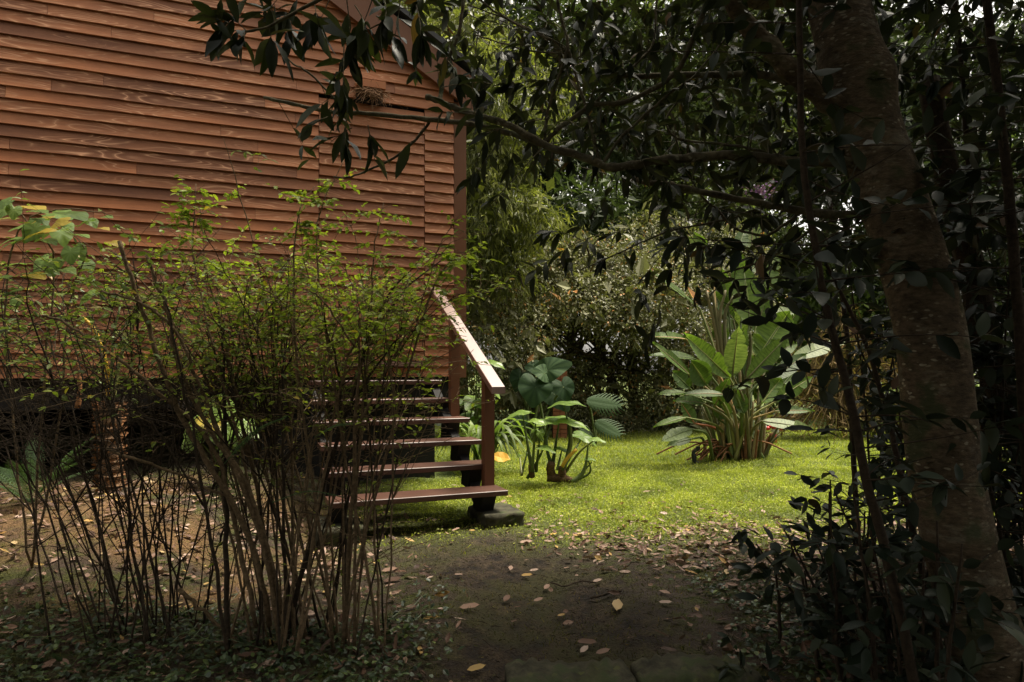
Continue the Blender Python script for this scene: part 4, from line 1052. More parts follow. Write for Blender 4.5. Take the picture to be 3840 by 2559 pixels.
    for c, D, L, W in [((1775, 1500), (-.2, -.5, -.2), .26, .2), ((1800, 1520), (.8, -.4, -.1), .26, .18), ((1745, 1510), (-.8, -.3, .1), .24, .16), ((1830, 1450), (.8, -.3, -.5), .26, .2), ((1790, 1350), (.3, -.3, -.6), .22, .18), ((1850, 1360), (.6, -.3, -.2), .22, .14), ((1755, 1570), (-.4, -.4, -.3), .3, .2)]:
        cc = at(c[0], c[1], 8.2); mb = MB(); heart_leaf(mb, cc, D, unit(np.array([.2, -.4, 1.])), L, W, rng, rng.random()); lf = mb.build('leaf', M['colocasia'], T, smooth=True)
        sk = MB(); stalk(sk, b + [rng.uniform(-.1, .1), 0, 0], cc, .015, .007, (0, 0, .05), .4); sk.build('leaf_stalk', M['stalk'], lf, smooth=True)
    # big orange leaf by the post
    mb = MB(); p = at(1840, 1705, 6.3); mb.leaves(p[None], [[1, -.3, -.28]], [[.1, -.8, .8]], .20, .13, CURL, .5); o = mb.build('fallen_leaf', M['yleaf'], loc=tuple(p))
    o.location.z = .0; o.location.z = p[2] - (p[2] - .09) if False else p[2]; tag(o, 'large orange yellow leaf hanging beside the lower handrail post', 'leaf')
    # terracotta bricks half hidden under the rear plant
    c = z7(575, 665, 10.9)
    T = thing('brick_pillar', 'small reddish brick pillar half hidden behind the dark elephant ear leaves', 'brick pillar', (c[0], c[1], 0))
    mb = MB(); zt = c[2] + .02; z = 0.; k = 0
    while z < zt:
        for sx in (-.5, .5): mb.box((c[0] + sx * .115 + (.03 if k % 2 else -.03) * 0, c[1], z + .035), (.108, .22, .064), None, rng.random())
        z += .072; k += 1
    mb.build('brickwork', M['terracotta'], T)
build_broadleaf()

# ------------------------------------------------------------------ leaning tree over the garden
def twig(tw, lv, rng, p0, d, ln, nl, L, W, tpl=LANCE, droop=.5, r=.0022, tipcl=.5, varoff=0.):
    d = unit(d); n = 6
    t = np.linspace(0, 1, n)
    bend = rng.normal(0, .12, 3) * ln
    P = p0 + d * (t * ln)[:, None] + bend * (t ** 2)[:, None] + np.array([0, 0, -.25 * ln * droop]) * (t ** 2)[:, None]
    tw.tube(P, np.linspace(r, r * .4, n), 4, rng.random(), cap=False)
    tt = np.where(rng.random(nl) < tipcl, rng.uniform(.8, 1.0, nl), rng.uniform(.2, 1.0, nl))
    Q = np.stack([np.interp(tt, t, P[:, k]) for k in range(3)], -1)
    D = unit(d * .7 + rng.normal(0, .75, (nl, 3)) + np.array([0, 0, -droop]))
    N = unit(np.array([0, 0, 1.]) + rng.normal(0, .45, (nl, 3)))
    lv.leaves(Q, D, N, L * rng.uniform(.65, 1.2, nl), W * rng.uniform(.75, 1.15, nl), tpl, np.clip(rng.random(nl) + varoff, 0, 1))

def branch_pts(trace, Y0, Y1, rng, jit=.0015, k=4):
    n = len(trace); Ys = np.linspace(Y0, Y1, n)
    return spline([at(x, y, Yv) for (x, y), Yv in zip(trace, Ys)], k, jit, rng)

def build_leaning_tree():
    rng = np.random.default_rng(91)
    cl = [(1925 * 1.632 - 60, -500), (3141, -200), (3139, 0), (3172, 150), (3207, 326), (3270, 520), (3330, 690), (3425, 1000), (3492, 1302), (3552, 1800), (3640, 2200), (3735, 2559), (3790, 2900)]
    Yd = np.linspace(2.55, 2.2, len(cl))
    pts = np.array([at(x, y, Yv) for (x, y), Yv in zip(cl, Yd)])
    b = np.array([pts[-1][0] + .02, pts[-1][1], float(hgt(pts[-1][0], pts[-1][1])) - .1]); pts[-1] = b
    T = thing('leaning_tree', 'thick lichen spotted trunk leaning left beside the camera, its long bare branches crossing the picture', 'tree', b)
    P = spline(pts[::-1], 6); m = len(P)
    rad = np.interp(np.linspace(0, 1, m), [0, .06, .15, .35, .55, .75, 1], [.185, .135, .112, .104, .104, .108, .105])
    # uneven trunk surface
    mb = MB(); n = 40
    Tn = unit(np.gradient(P, axis=0)); S = unit(np.cross(Tn, [0.1, 1., 0])); B = np.cross(Tn, S)
    th = np.linspace(0, 2 * np.pi, n, endpoint=False)
    zz = P[:, 2][:, None]
    rr = rad[:, None] * (1 + .035 * np.sin(2 * th[None] + 2.1 * zz) + .025 * np.sin(3 * th[None] - 5 * zz) + .012 * np.sin(7 * th[None] + 11 * zz))
    kn = np.exp(-((zz - 2.12) / .10) ** 2) * np.exp(-((np.cos(th)[None] + 1) / .5) ** 2) * .35; rr = rr * (1 + kn)
    V = P[:, None] + rr[..., None] * (np.cos(th)[None, :, None] * S[:, None] + np.sin(th)[None, :, None] * B[:, None])
    i = np.arange(m - 1)[:, None] * n; j = np.arange(n)[None]; j2 = (j + 1) % n
    mb.add(V.reshape(-1, 3), np.stack([i + j, i + j2, i + n + j2, i + n + j], -1).reshape(-1, 4))
    mb.build('trunk', M['trunk'], T, smooth=True)
    BR = [  # trace, Y start, Y end, r start, r end, name
        ([(3300, 640), (3150, 606), (2991, 612), (2850, 592), (2761, 583), (2600, 592), (2474, 603), (2340, 625), (2273, 626), (2175, 585), (2043, 545), (1900, 468), (1800, 437), (1720, 413), (1649, 380), (1600, 365)], 2.35, 2.6, .020, .011),
        ([(2043, 545), (1960, 515), (1900, 497), (1765, 465), (1600, 448), (1410, 428), (1280, 425), (1150, 402), (1060, 382), (990, 367)], 2.56, 2.75, .012, .0065),
        ([(1608, 452), (1596, 480), (1516, 566), (1440, 612), (1363, 645), (1302, 668), (1251, 663)], 2.66, 2.7, .0065, .003),
        ([(1312, 426), (1251, 367), (1159, 275), (1100, 240), (1055, 194)], 2.7, 2.7, .005, .0028),
        ([(1649, 380), (1654, 340), (1669, 255), (1720, 127), (1736, 0), (1745, -160)], 2.6, 2.65, .009, .006),
        ([(919, 120), (1006, 102), (1067, 66), (1185, 5), (1350, -80)], 2.3, 2.35, .004, .007),
        ([(2043, 540), (2045, 470), (2072, 356), (2127, 184), (2108, 80), (2089, 0), (2070, -120)], 2.56, 2.6, .006, .006),
        ([(2043, 540), (2089, 488), (2175, 425), (2227, 390), (2336, 385), (2474, 321), (2549, 253), (2600, 143), (2652, 0), (2690, -140)], 2.56, 2.5, .009, .010),
        ([(2256, 622), (2225, 510), (2187, 373), (2147, 247), (2127, 184), (2000, 120), (1880, 60), (1760, -30)], 2.5, 2.7, .006, .004),
        ([(2256, 622), (2330, 515), (2417, 436), (2500, 360), (2589, 298), (2660, 220), (2727, 138)], 2.48, 2.6, .006, .003),
        ([(2227, 390), (2336, 281), (2400, 225), (2451, 155), (2463, 0), (2470, -100)], 2.55, 2.7, .005, .004),
        ([(3200, 380), (3000, 320), (2847, 280), (2700, 284), (2560, 283), (2400, 287), (2233, 283)], 2.4, 2.7, .016, .009),
        ([(3290, 500), (3200, 430), (3110, 380), (3030, 320), (2950, 250), (2880, 170), (2800, 90), (2740, -20), (2700, -160)], 2.42, 2.3, .045, .026),
        ([(3110, -20), (2980, -40), (2850, -20), (2700, -90), (2500, -200)], 2.5, 2.6, .060, .04),
        ([(3340, 800), (3100, 805), (2991, 788), (2850, 765), (2680, 730), (2560, 705), (2500, 690), (2420, 685), (2394, 672), (2380, 640)], 2.4, 2.8, .016, .008),
        ([(2991, 604), (2850, 568), (2700, 540), (2540, 520), (2500, 440), (2600, 330), (2740, 240), (2960, 180)], 2.45, 2.9, .006, .003),
        ([(3010, 790), (2960, 830), (2900, 872), (2860, 885), (2760, 858), (2700, 800), (2620, 720), (2560, 600), (2520, 480)], 2.6, 2.8, .007, .003),
        ([(2127, 190), (2030, 130), (1900, 70), (1760, 20)], 2.6, 2.8, .004, .003),
        ([(2127, 200), (2000, 195), (1900, 168), (1780, 130)], 2.6, 2.9, .004, .003),
        ([(2900, 770), (2700, 830), (2500, 870), (2300, 960), (2180, 1010)], 2.9, 3.1, .006, .0025),
        ([(3100, 820), (2900, 960), (2760, 1010), (2650, 1040)], 2.5, 2.8, .006, .003)]
    tw = MB(); lv = MB(); sites = []
    for k, (tr, y0, y1, r0, r1) in enumerate(BR):
        mb = MB(); Pp = branch_pts(tr, y0, y1, rng); rd = np.linspace(r0, r1, len(Pp)) * (1 + .10 * np.sin(np.arange(len(Pp)) * 1.7)); mb.tube(Pp, rd, 9, rng.random())
        mb.build('branch', M['trunk'] if r0 > .04 else M['branch'], T, smooth=True); sites.append(Pp)
    # hand placed leafy twigs over the cabin wall   (x, y, dx, dy, length px, leaves, leaf px)
    for (x, y, dx, dy, ln, nl, lp) in [(925, 118, -1, .1, 60, 9, 110), (925, 118, -.5, .9, 40, 6, 115), (925, 118, -.6, -.7, 70, 8, 95), (1010, 102, .1, 1, 30, 5, 125), (1065, 70, .3, 1, 60, 5, 110), (1000, 90, -.2, -1, 60, 6, 90), (860, 90, -.8, -.6, 60, 7, 80),
                                       (1180, 10, .2, 1, 90, 6, 110), (1240, -10, -.4, 1, 90, 8, 110), (1300, 0, .1, 1, 170, 9, 100), (1290, 170, 0, 1, 150, 8, 85), (1280, 250, -.3, 1, 60, 7, 70), (1290, 300, .1, 1, 70, 6, 75),
                                       (1400, -20, -.3, 1, 140, 9, 100), (1330, 20, .6, .8, 120, 8, 100), (1440, 0, .4, 1, 130, 9, 95), (1500, -20, 0, 1, 150, 9, 95), (1560, 20, .3, 1, 150, 10, 90), (1130, -20, -.5, .5, 90, 8, 90), (1050, -20, -.3, .6, 60, 6, 90),
                                       (1251, 360, -.8, .3, 60, 2, 110), (1300, 430, -.1, 1, 90, 4, 95), (1320, 480, -.9, .4, 90, 3, 90), (1380, 470, .2, 1, 120, 3, 95), (1400, 560, .3, 1, 60, 2, 100), (1560, 525, -1, .1, 30, 1, 95), (1230, 440, -1, .3, 60, 2, 90),
                                       (1655, 330, .8, -.3, 90, 3, 80), (1700, 150, -.6, 1, 90, 3, 80), (1680, 230, .5, .6, 90, 4, 80)]:
        Yv = rng.uniform(2.3, 2.65); p0 = at(x, y, Yv); s = Yv / F
        d = np.array([dx, rng.normal(0, .25), -dy]); twig(tw, lv, rng, p0, d, ln * s, nl, lp * s * 1.3, lp * s * .42, LANCE, .6, .0025, .5)
    # twigs along every traced branch (fewer over the cabin)
    for P_ in sites:
        for q in range(len(P_)):
            xs = 1920 + P_[q][0] / P_[q][1] * F
            if xs < 1750 and rng.random() > .10: continue
            for rep in range(1):
                if rng.random() < .30:
                    d = rng.normal(0, 1, 3) + [0, .3, -.1]
                    twig(tw, lv, rng, P_[q], d, rng.uniform(.10, .28), rng.integers(4, 9), .085, .028, LANCE, .55)
    # leafy mass above and beyond the traced branches
    def cover(x, y):
        if x < 1560: return 0
        low = np.interp(x, [1560, 1700, 1850, 2000, 2200, 2350, 2500, 2700, 2850, 3000, 3100, 3900], [120, 230, 330, 430, 560, 780, 880, 920, 980, 1000, 900, 1000])
        c = 1.0 if y < low * .62 else (.55 if y < low else .0)
        if 2790 < x < 3010 and 640 < y < 850: c *= .18
        if 1640 < x < 1730 and y < 90: c = .1
        if x < 2150: c *= .62
        return c
    k = 0
    while k < 560:
        x = rng.uniform(1500, 3900); y = rng.uniform(-250, 1050)
        if rng.random() > cover(x, y): continue
        Yv = rng.uniform(2.95, 4.6); p0 = at(x, y, Yv)
        d = np.array([rng.normal(-.2, .8), rng.normal(0, .5), rng.normal(.0, .4)])
        twig(tw, lv, rng, p0, d, rng.uniform(.18, .4), rng.integers(6, 12), .095, .032, LANCE, .5, .003)
        k += 1
    # drooping clusters below the mass (seen against the lit shrubs)
    for (x, y) in [(2180, 900), (2250, 880), (2300, 930), (2420, 930), (2480, 960), (2530, 990), (2660, 930), (2790, 980), (2860, 1060), (2700, 1000), (2230, 300), (2050, 300), (1960, 250), (2900, 930), (2960, 1000), (2560, 850), (2360, 860)]:
        Yv = rng.uniform(2.7, 3.2); twig(tw, lv, rng, at(x, y, Yv), np.array([rng.normal(-.4, .5), 0, rng.normal(-.1, .3)]), .22, 11, .095, .032, LANCE, .8)
    # unseen crown added over the photographer's head, trimmed to shade the foreground
    nC = 15000; Q = np.stack([rng.uniform(-3.4, 7.5, nC), rng.uniform(-5, 4.8, nC), rng.uniform(2.9, 6.6, nC)], -1)
    Q = Q[(Q[:, 1] < np.where(Q[:, 0] > 1.4, 4.9 - .25 * (Q[:, 2] - 3.0), 4.3 - .85 * (Q[:, 2] - 3.0))) & (Q[:, 2] > EYE + .62 * np.maximum(Q[:, 1], 1.6) + .1) & (Q[:, 0] > -1.25 - .20 * (Q[:, 1]) + .35 * np.minimum(0, Q[:, 1]))]
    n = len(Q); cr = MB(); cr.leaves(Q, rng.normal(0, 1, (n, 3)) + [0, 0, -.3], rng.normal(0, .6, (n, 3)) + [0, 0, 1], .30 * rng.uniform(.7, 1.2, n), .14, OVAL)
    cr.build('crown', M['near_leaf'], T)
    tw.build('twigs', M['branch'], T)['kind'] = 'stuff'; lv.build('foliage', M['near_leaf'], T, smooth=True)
build_leaning_tree()

# ------------------------------------------------------------------ thicket on the right
def sapling(label, trace, Y0, Y1, r0, r1, nt, ln, nl, L, seed, tmin=.05, name='sapling', extra=None, droop=.15, cat='sapling'):
    rng = np.random.default_rng(seed)
    P = branch_pts(trace, Y0, Y1, rng, .001, 5)
    b = P[-1].copy(); b[2] = float(hgt(b[0], b[1])) - .03
    if P[-1][2] > b[2] + .1: P = np.vstack([P, spline([P[-1], (P[-1] + b) / 2, b], 3)[1:]])
    T = thing(name, label, cat, b)
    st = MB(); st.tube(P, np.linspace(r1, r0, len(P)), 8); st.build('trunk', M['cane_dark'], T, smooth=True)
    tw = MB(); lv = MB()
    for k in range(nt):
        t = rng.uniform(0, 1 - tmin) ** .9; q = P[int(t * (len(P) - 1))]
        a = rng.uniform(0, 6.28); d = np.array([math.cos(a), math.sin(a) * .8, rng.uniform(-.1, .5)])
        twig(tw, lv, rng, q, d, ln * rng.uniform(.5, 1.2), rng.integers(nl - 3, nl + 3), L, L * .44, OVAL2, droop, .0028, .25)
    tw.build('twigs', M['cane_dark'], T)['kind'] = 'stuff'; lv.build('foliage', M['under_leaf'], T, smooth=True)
    return T
OVAL2 = tpl_leaf([.15, .38, .65, .88], [.6, 1, .85, .38], .045, .2, .012)
def build_thicket():
    sapling('slim dark sapling leaning left to right in front of the big leaning trunk', [(2990, -150), (2998, 0), (3010, 574), (3068, 995), (3121, 1244), (3190, 1502), (3247, 1800), (3311, 2028), (3428, 2559), (3440, 2700)], 2.0, 1.95, .017, .008, 50, .40, 7, .085, 101, tmin=.38)
    sapling('straight dark sapling near the right edge of the picture', [(3690, -150), (3699, 0), (3757, 478), (3800, 900), (3840, 1500), (3880, 2300), (3900, 2600)], 2.3, 2.2, .02, .012, 70, .5, 9, .088, 102)
    sapling('second thin tree trunk slanting right behind the big leaning trunk', [(3480, 300), (3560, 700), (3640, 1000), (3720, 1360), (3830, 1640), (3960, 2000), (4040, 2400)], 3.3, 3.1, .075, .05, 46, .8, 9, .09, 103, name='slanting_tree', cat='tree')
    sapling('thin sapling stem rising between the leaning trunk and the lawn', [(3050, 900), (3180, 1150), (3260, 1330), (3340, 1600), (3380, 1800), (3470, 2200), (3540, 2500)], 2.7, 2.6, .014, .006, 20, .3, 6, .085, 104, tmin=.45)
    sapling('leafy sapling behind the trunk with foliage against the sky at top right', [(3560, -200), (3600, 200), (3640, 700), (3680, 1200), (3700, 1900), (3720, 2300)], 3.4, 3.4, .02, .01, 110, .75, 10, .095, 105)
    sapling('leafy young tree between the banana plant and the leaning trunk', [(3060, 200), (3080, 500), (3130, 900), (3180, 1300), (3200, 1700), (3210, 1900)], 4.2, 4.2, .02, .01, 16, .35, 7, .085, 106, tmin=.68)
    sapling('leafy sapling at the right picture edge in deep shade', [(3950, 100), (3900, 800), (3880, 1500), (3900, 2100), (3920, 2500)], 2.7, 2.6, .018, .01, 80, .6, 10, .09, 108)
    # multi-stemmed low shrubs, bottom right
    for seed, lab, (x0, x1), Yb, hh, n in [(111, 'dark low shrub of upright leafy stems at the bottom right, nearest the path', (2960, 3330), 2.6, (.35, .68), 12),
                                            (112, 'dark leafy shrub at the foot of the leaning trunk', (3230, 3600), 2.1, (.3, .75), 14),
                                            (113, 'tangled dark shrub right of the leaning trunk at the picture edge', (3650, 4100), 2.9, (.9, 2.0), 18),
                                            (114, 'dark shrub of thin stems behind the leaning trunk', (3320, 3900), 3.8, (.8, 2.2), 20)]:
        rng = np.random.default_rng(seed)
        c = np.array([((x0 + x1) / 2 - 1920) / F * Yb, Yb, 0.]); c[2] = float(hgt(c[0], c[1]))
        T = thing('dark_shrub', lab, 'shrub', c); tw = MB(); lv = MB()
        for k in range(n):
            bx = (rng.uniform(x0, x1) - 1920) / F * Yb; by = Yb + rng.uniform(-.22, .3); b = np.array([bx, by, float(hgt(bx, by)) - .02])
            h = rng.uniform(*hh); lean = np.array([rng.normal(-.12, .15), rng.normal(0, .1), 0])
            P = spline([b, b + [0, 0, h * .5] + lean * .35 * h, b + [0, 0, h] + lean * h], 5, .002, rng)
            st = MB(); st.tube(P, np.linspace(.008, .003, len(P)), 6); st.build('stem', M['cane_dark'], T, smooth=True)
            for q in range(int(h * 13)):
                t = rng.uniform(.25, 1); p = P[int(t * (len(P) - 1))]; a = rng.uniform(0, 6.28)
                twig(tw, lv, rng, p, np.array([math.cos(a), math.sin(a), .35]), rng.uniform(.06, .2), rng.integers(3, 6), .085, .034, OVAL2, .2, .0018, .4)
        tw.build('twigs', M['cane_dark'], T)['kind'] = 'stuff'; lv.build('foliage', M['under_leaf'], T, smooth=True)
    # little seedling on the slab
    rng = np.random.default_rng(120); b = at(2840, 2480, 2.32); b[2] = float(hgt(b[0], b[1])); T = thing('seedling', 'small seedling with a few dark leaves growing beside the stone slab', 'plant', b)
    tw = MB(); lv = MB()
    for k in range(6): twig(tw, lv, rng, b, np.array([rng.normal(0, .6), rng.normal(0, .4), 1]), rng.uniform(.08, .2), 5, .07, .028, OVAL2, .3, .0018, .5)
    tw.build('stem', M['cane_dark'], T); lv.build('foliage', M['under_leaf'], T, smooth=True)
build_thicket()

# ------------------------------------------------------------------ shrubs in front of the cabin
def build_shrubs():
    def cane(rng, b, top, bow, r0, k=6):
        mid1 = b + (top - b) * .38 + np.array([0, 0, .10]) * np.linalg.norm(top - b) + bow * .6
        mid2 = b + (top - b) * .75 + np.array([0, 0, .10]) * np.linalg.norm(top - b) + bow
        return spline([b, mid1, mid2, top], k, .004, rng)
    def leafytwig(tw, lv, rng, p, d, ln, nl, L, tpl, r=.0016, W=.5):
        d = unit(d); n = 7; t = np.linspace(0, 1, n); bend = rng.normal(0, .22, 3) * ln
        P = p + d * (t * ln)[:, None] + bend * (t ** 2)[:, None] + np.array([0, 0, -.12 * ln]) * (t ** 2)[:, None] + rng.normal(0, .003, (n, 3))
        P[0] = p
        tw.tube(P, np.linspace(r, r * .45, n), 4, rng.random(), cap=False)
        if nl:
            tt = np.repeat(np.linspace(.25, 1, (nl + 1) // 2), 2)[:nl]; Q = np.stack([np.interp(tt, t, P[:, j]) for j in range(3)], -1)
            S = unit(np.cross(d, [0, 0, 1.]) + rng.normal(0, .2, 3)); sg = np.where(np.arange(nl) % 2, 1, -1)[:, None]
            D = unit(S * sg * .9 + d * .45 + rng.normal(0, .25, (nl, 3)) + [0, 0, -.1]); N = unit(np.array([0, 0, 1.]) + rng.normal(0, .4, (nl, 3)))
            lv.leaves(Q, D, N, L * rng.uniform(.6, 1.2, nl), L * W * rng.uniform(.8, 1.1, nl), tpl, rng.random(nl))
        return P
    # A: big shrub, stems fanning up to the right
    rng = np.random.default_rng(131)
    bc = at(1140, 2440, 2.65); bc[2] = float(hgt(bc[0], bc[1]))
    T = thing('arching_shrub', 'tall many stemmed shrub with small bright green leaves in front of the steps', 'shrub', bc)
    tw = MB(); lv = MB(); mats = M['cane']
    tops = []
    def env(x):   # top of the shrub in photograph pixels
        return np.interp(x, [500, 620, 720, 800, 950, 1080, 1180, 1250, 1350, 1500, 1600, 1700, 1760], [960, 940, 910, 940, 940, 930, 910, 900, 910, 920, 940, 990, 1040])
    stems = 0
    for k in range(44):
        x = rng.uniform(540, 1640); y = env(x) + abs(rng.normal(0, 170)) + 20
        Yt = rng.uniform(2.5, 3.5); top = at(x, y, Yt)
        b = bc + np.array([np.clip(rng.normal(0, .15), -.34, .27) + .10 * (x - 1150) / 600, rng.uniform(-.18, .22), 0]); b[2] = float(hgt(b[0], b[1])) - .03
        P = cane(rng, b, top, np.array([rng.normal(0, .05), rng.normal(0, .05), 0]), 0)
        r0 = rng.choice([.0045, .006, .008, .012], p=[.35, .35, .20, .10]); mb = MB(); mb.tube(P, np.linspace(r0, .0016, len(P)) * (1 + .08 * np.sin(np.arange(len(P)) * 2.3)), 6, rng.random())
        paths = [P]
        for f in range(rng.integers(2, 4)):
            t0 = rng.uniform(.28, .68); i0 = int(t0 * (len(P) - 1)); p0 = P[i0]; ln = (1 - t0) * np.linalg.norm(top - b) * rng.uniform(.6, 1.1)
            dd = unit(unit(P[-1] - p0) + np.array([rng.normal(0, .55), rng.normal(0, .4), rng.uniform(-.25, .15)])); e = p0 + dd * ln + np.array([0, 0, -.10 * ln])
            Pf = spline([p0, p0 + dd * ln * .35 + np.array([0, 0, .07 * ln]) + rng.normal(0, .012, 3), p0 + dd * ln * .7 + np.array([0, 0, .05 * ln]) + rng.normal(0, .018, 3), e], 4, .003, rng)
            mb.tube(Pf, np.linspace(r0 * (1 - t0 * .6) * .7, .0012, len(Pf)), 5, rng.random()); paths.append(Pf)
        mb.build('stem', M['cane'] if rng.random() < .6 else M['cane_dark'], T, smooth=True)
        for ip, Q0 in enumerate(paths):
            m = len(Q0)
            for q in range(rng.integers(5, 8)):
                t = rng.uniform(.40 if ip == 0 else .2, 1); p = Q0[int(t * (m - 1))]; a = rng.uniform(0, 6.28)
                fr = sstep(.75, 1.25, p[2]); ln = rng.uniform(.08, .30)
                Q = leafytwig(tw, lv, rng, p, np.array([math.cos(a), math.sin(a) * .8, rng.uniform(-.3, .8)]), ln, int(rng.integers(4, 11) * (.25 + .75 * fr)), .034, OVAL)
                if rng.random() < .6:
                    p2 = Q[rng.integers(2, 6)]; a2 = rng.uniform(0, 6.28); leafytwig(tw, lv, rng, p2, np.array([math.cos(a2), math.sin(a2), rng.uniform(-.1, .6)]), ln * .6, int(rng.integers(2, 6) * (.25 + .75 * fr)), .028, OVAL, .0011)
        m = len(P)
        for q in range(3):
            t = rng.uniform(.15, .5); p = P[int(t * (m - 1))]; a = rng.uniform(0, 6.28); leafytwig(tw, lv, rng, p, np.array([math.cos(a), math.sin(a) * .6, rng.uniform(.2, 1.2)]), rng.uniform(.12, .4), int(rng.integers(0, 3)), .024, OVAL)
    # tall leafy shoots of the photograph
    for tr, n_ in [([(1420, 2350), (1330, 1900), (1260, 1500), (1190, 1000), (1200, 800), (1290, 600)], 18), ([(1050, 2350), (930, 1800), (800, 1300), (730, 1000), (725, 850), (735, 690)], 24), ([(1330, 2350), (1340, 1800), (1390, 1200), (1400, 950), (1440, 760)], 10), ([(1280, 2350), (1450, 1700), (1600, 1150), (1680, 990), (1745, 975)], 12), ([(1250, 2330), (1130, 1500), (1100, 1100), (1120, 800), (1180, 700)], 10)]:
        P = branch_pts(tr, 2.6, 2.9, rng, .002, 5); P[0][2] = float(hgt(P[0][0], P[0][1])); mb = MB(); mb.tube(P, np.linspace(.007, .0015, len(P)), 6); mb.build('stem', M['cane'], T, smooth=True)
        m = len(P)
        for q in range(n_):
            p = P[int(rng.uniform(.66, 1) * (m - 1))]; a = rng.uniform(0, 6.28); leafytwig(tw, lv, rng, p, np.array([math.cos(a), .5 * math.sin(a), rng.uniform(-.2, .5)]), rng.uniform(.05, .15), 9, .036, OVAL, .0012)
    # thick old stems
    for tr, r0, r1, mt in [([(448, 905), (500, 1070), (560, 1230), (620, 1420), (720, 1640), (850, 1850), (960, 2080), (1010, 2350)], .012, .008, 'cane'), ([(551, 950), (600, 1100), (640, 1200), (655, 1330), (760, 1560), (900, 1800), (1000, 2100), (1040, 2350)], .010, .007, 'cane'),
                           ([(160, 1185), (230, 1205), (330, 1270), (420, 1330), (500, 1390), (600, 1480), (700, 1560), (770, 1640), (830, 1760), (900, 2050), (960, 2350)], .010, .004, 'cane'), ([(380, 1090), (520, 1130), (640, 1220), (700, 1320), (760, 1480), (820, 1620), (960, 1900), (1060, 2300)], .010, .004, 'cane'),
                           ([(400, 1680), (560, 1740), (700, 1790), (820, 1850), (960, 1890)], .004, .006, 'cane'), ([(670, 2210), (760, 2290), (850, 2370), (930, 2470)], .006, .008, 'cane')]:
        P = branch_pts(tr, 2.55, 2.65, rng, .003, 5); mb = MB(); n = len(P); rr = np.linspace(r1, r0, n) * (1 + .07 * np.sin(np.arange(n) * 2.1)); mb.tube(P, rr, 8, rng.random()); mb.build('stem', M[mt], T, smooth=True)
    tw.build('twigs', M['cane'], T)['kind'] = 'stuff'; lv.build('foliage', M['shrub_leaf'], T)
    # B: darker twiggy shrub to the left
    rng = np.random.default_rng(141)
    bc = at(560, 2380, 2.85); bc[2] = float(hgt(bc[0], bc[1]))
    T = thing('twiggy_shrub', 'dark twiggy shrub with many thin bare stems at the left', 'shrub', bc)
    tw = MB(); lv = MB()
    for k in range(42):
        x = rng.uniform(-350, 1050); y = np.interp(x, [-350, 200, 400, 700, 1000], [980, 880, 940, 1000, 1200]) + abs(rng.normal(0, 230)); Yt = rng.uniform(2.5, 3.5); top = at(x, y, Yt)
        b = bc + np.array([np.clip(rng.normal(0, .12), -.3, .3) + .14 * (x - 450) / 500, rng.uniform(-.2, .25), 0]); b[2] = float(hgt(b[0], b[1])) - .03
        P = cane(rng, b, top, np.array([rng.normal(0, .06), rng.normal(0, .06), 0]), 0); r0 = rng.choice([.003, .0045, .007], p=[.5, .35, .15]); mb = MB(); mb.tube(P, np.linspace(r0, .0012, len(P)), 6, rng.random())
        paths = [P]
        for f in range(rng.integers(2, 5)):
            t0 = rng.uniform(.15, .65); p0 = P[int(t0 * (len(P) - 1))]; ln = (1 - t0) * np.linalg.norm(top - b) * rng.uniform(.5, 1.0)
            dd = unit(unit(P[-1] - p0) + np.array([rng.normal(0, .7), rng.normal(0, .5), rng.uniform(-.3, .2)])); e = p0 + dd * ln + np.array([0, 0, -.12 * ln])
            Pf = spline([p0, p0 + dd * ln * .35 + np.array([0, 0, .08 * ln]) + rng.normal(0, .015, 3), p0 + dd * ln * .7 + rng.normal(0, .02, 3), e], 4, .003, rng)
            mb.tube(Pf, np.linspace(r0 * .6, .001, len(Pf)), 5, rng.random()); paths.append(Pf)
        mb.build('stem', M['cane_dark'], T, smooth=True)
        for ip, Q0 in enumerate(paths):
            m = len(Q0)
            for q in range(rng.integers(5, 8)):
                t = rng.uniform(.25, 1); p = Q0[int(t * (m - 1))]; a = rng.uniform(0, 6.28); fr = sstep(.85, 1.25, p[2])
                Q = leafytwig(tw, lv, rng, p, np.array([math.cos(a), math.sin(a) * .8, rng.uniform(-.2, .9)]), rng.uniform(.10, .36), int(rng.integers(3, 8) * fr), .034, OVAL, .0014)
                p2 = Q[rng.integers(2, 6)]; a2 = rng.uniform(0, 6.28); leafytwig(tw, lv, rng, p2, np.array([math.cos(a2), math.sin(a2), rng.uniform(-.1, .6)]), rng.uniform(.06, .2), int(rng.integers(1, 5) * fr), .030, OVAL, .0009)
    tw.build('twigs', M['cane_dark'], T)['kind'] = 'stuff'; lv.build('foliage', M['shrub_leaf2'], T)
    # C: vine with large leaves scrambling over the left shrub
    rng = np.random.default_rng(151); bc = at(120, 2150, 3.3); bc[2] = float(hgt(bc[0], bc[1]))
    T = thing('climbing_vine', 'vine with large soft pale backed leaves scrambling over the left hand shrub', 'vine', bc)
    tw = MB()
    for tr in [[(120, 2150), (60, 1700), (20, 1200), (60, 900), (180, 790), (330, 790), (420, 810)], [(120, 2150), (160, 1500), (200, 1000), (130, 860), (20, 760), (-80, 800)], [(120, 2150), (220, 1600), (260, 1150), (320, 950), (260, 860)]]:
        P = branch_pts(tr, 3.1, 3.0, rng, .004, 5); P[0] = bc; tw.tube(P, np.linspace(.006, .002, len(P)), 6)
    tw.build('stems', M['cane'], T)
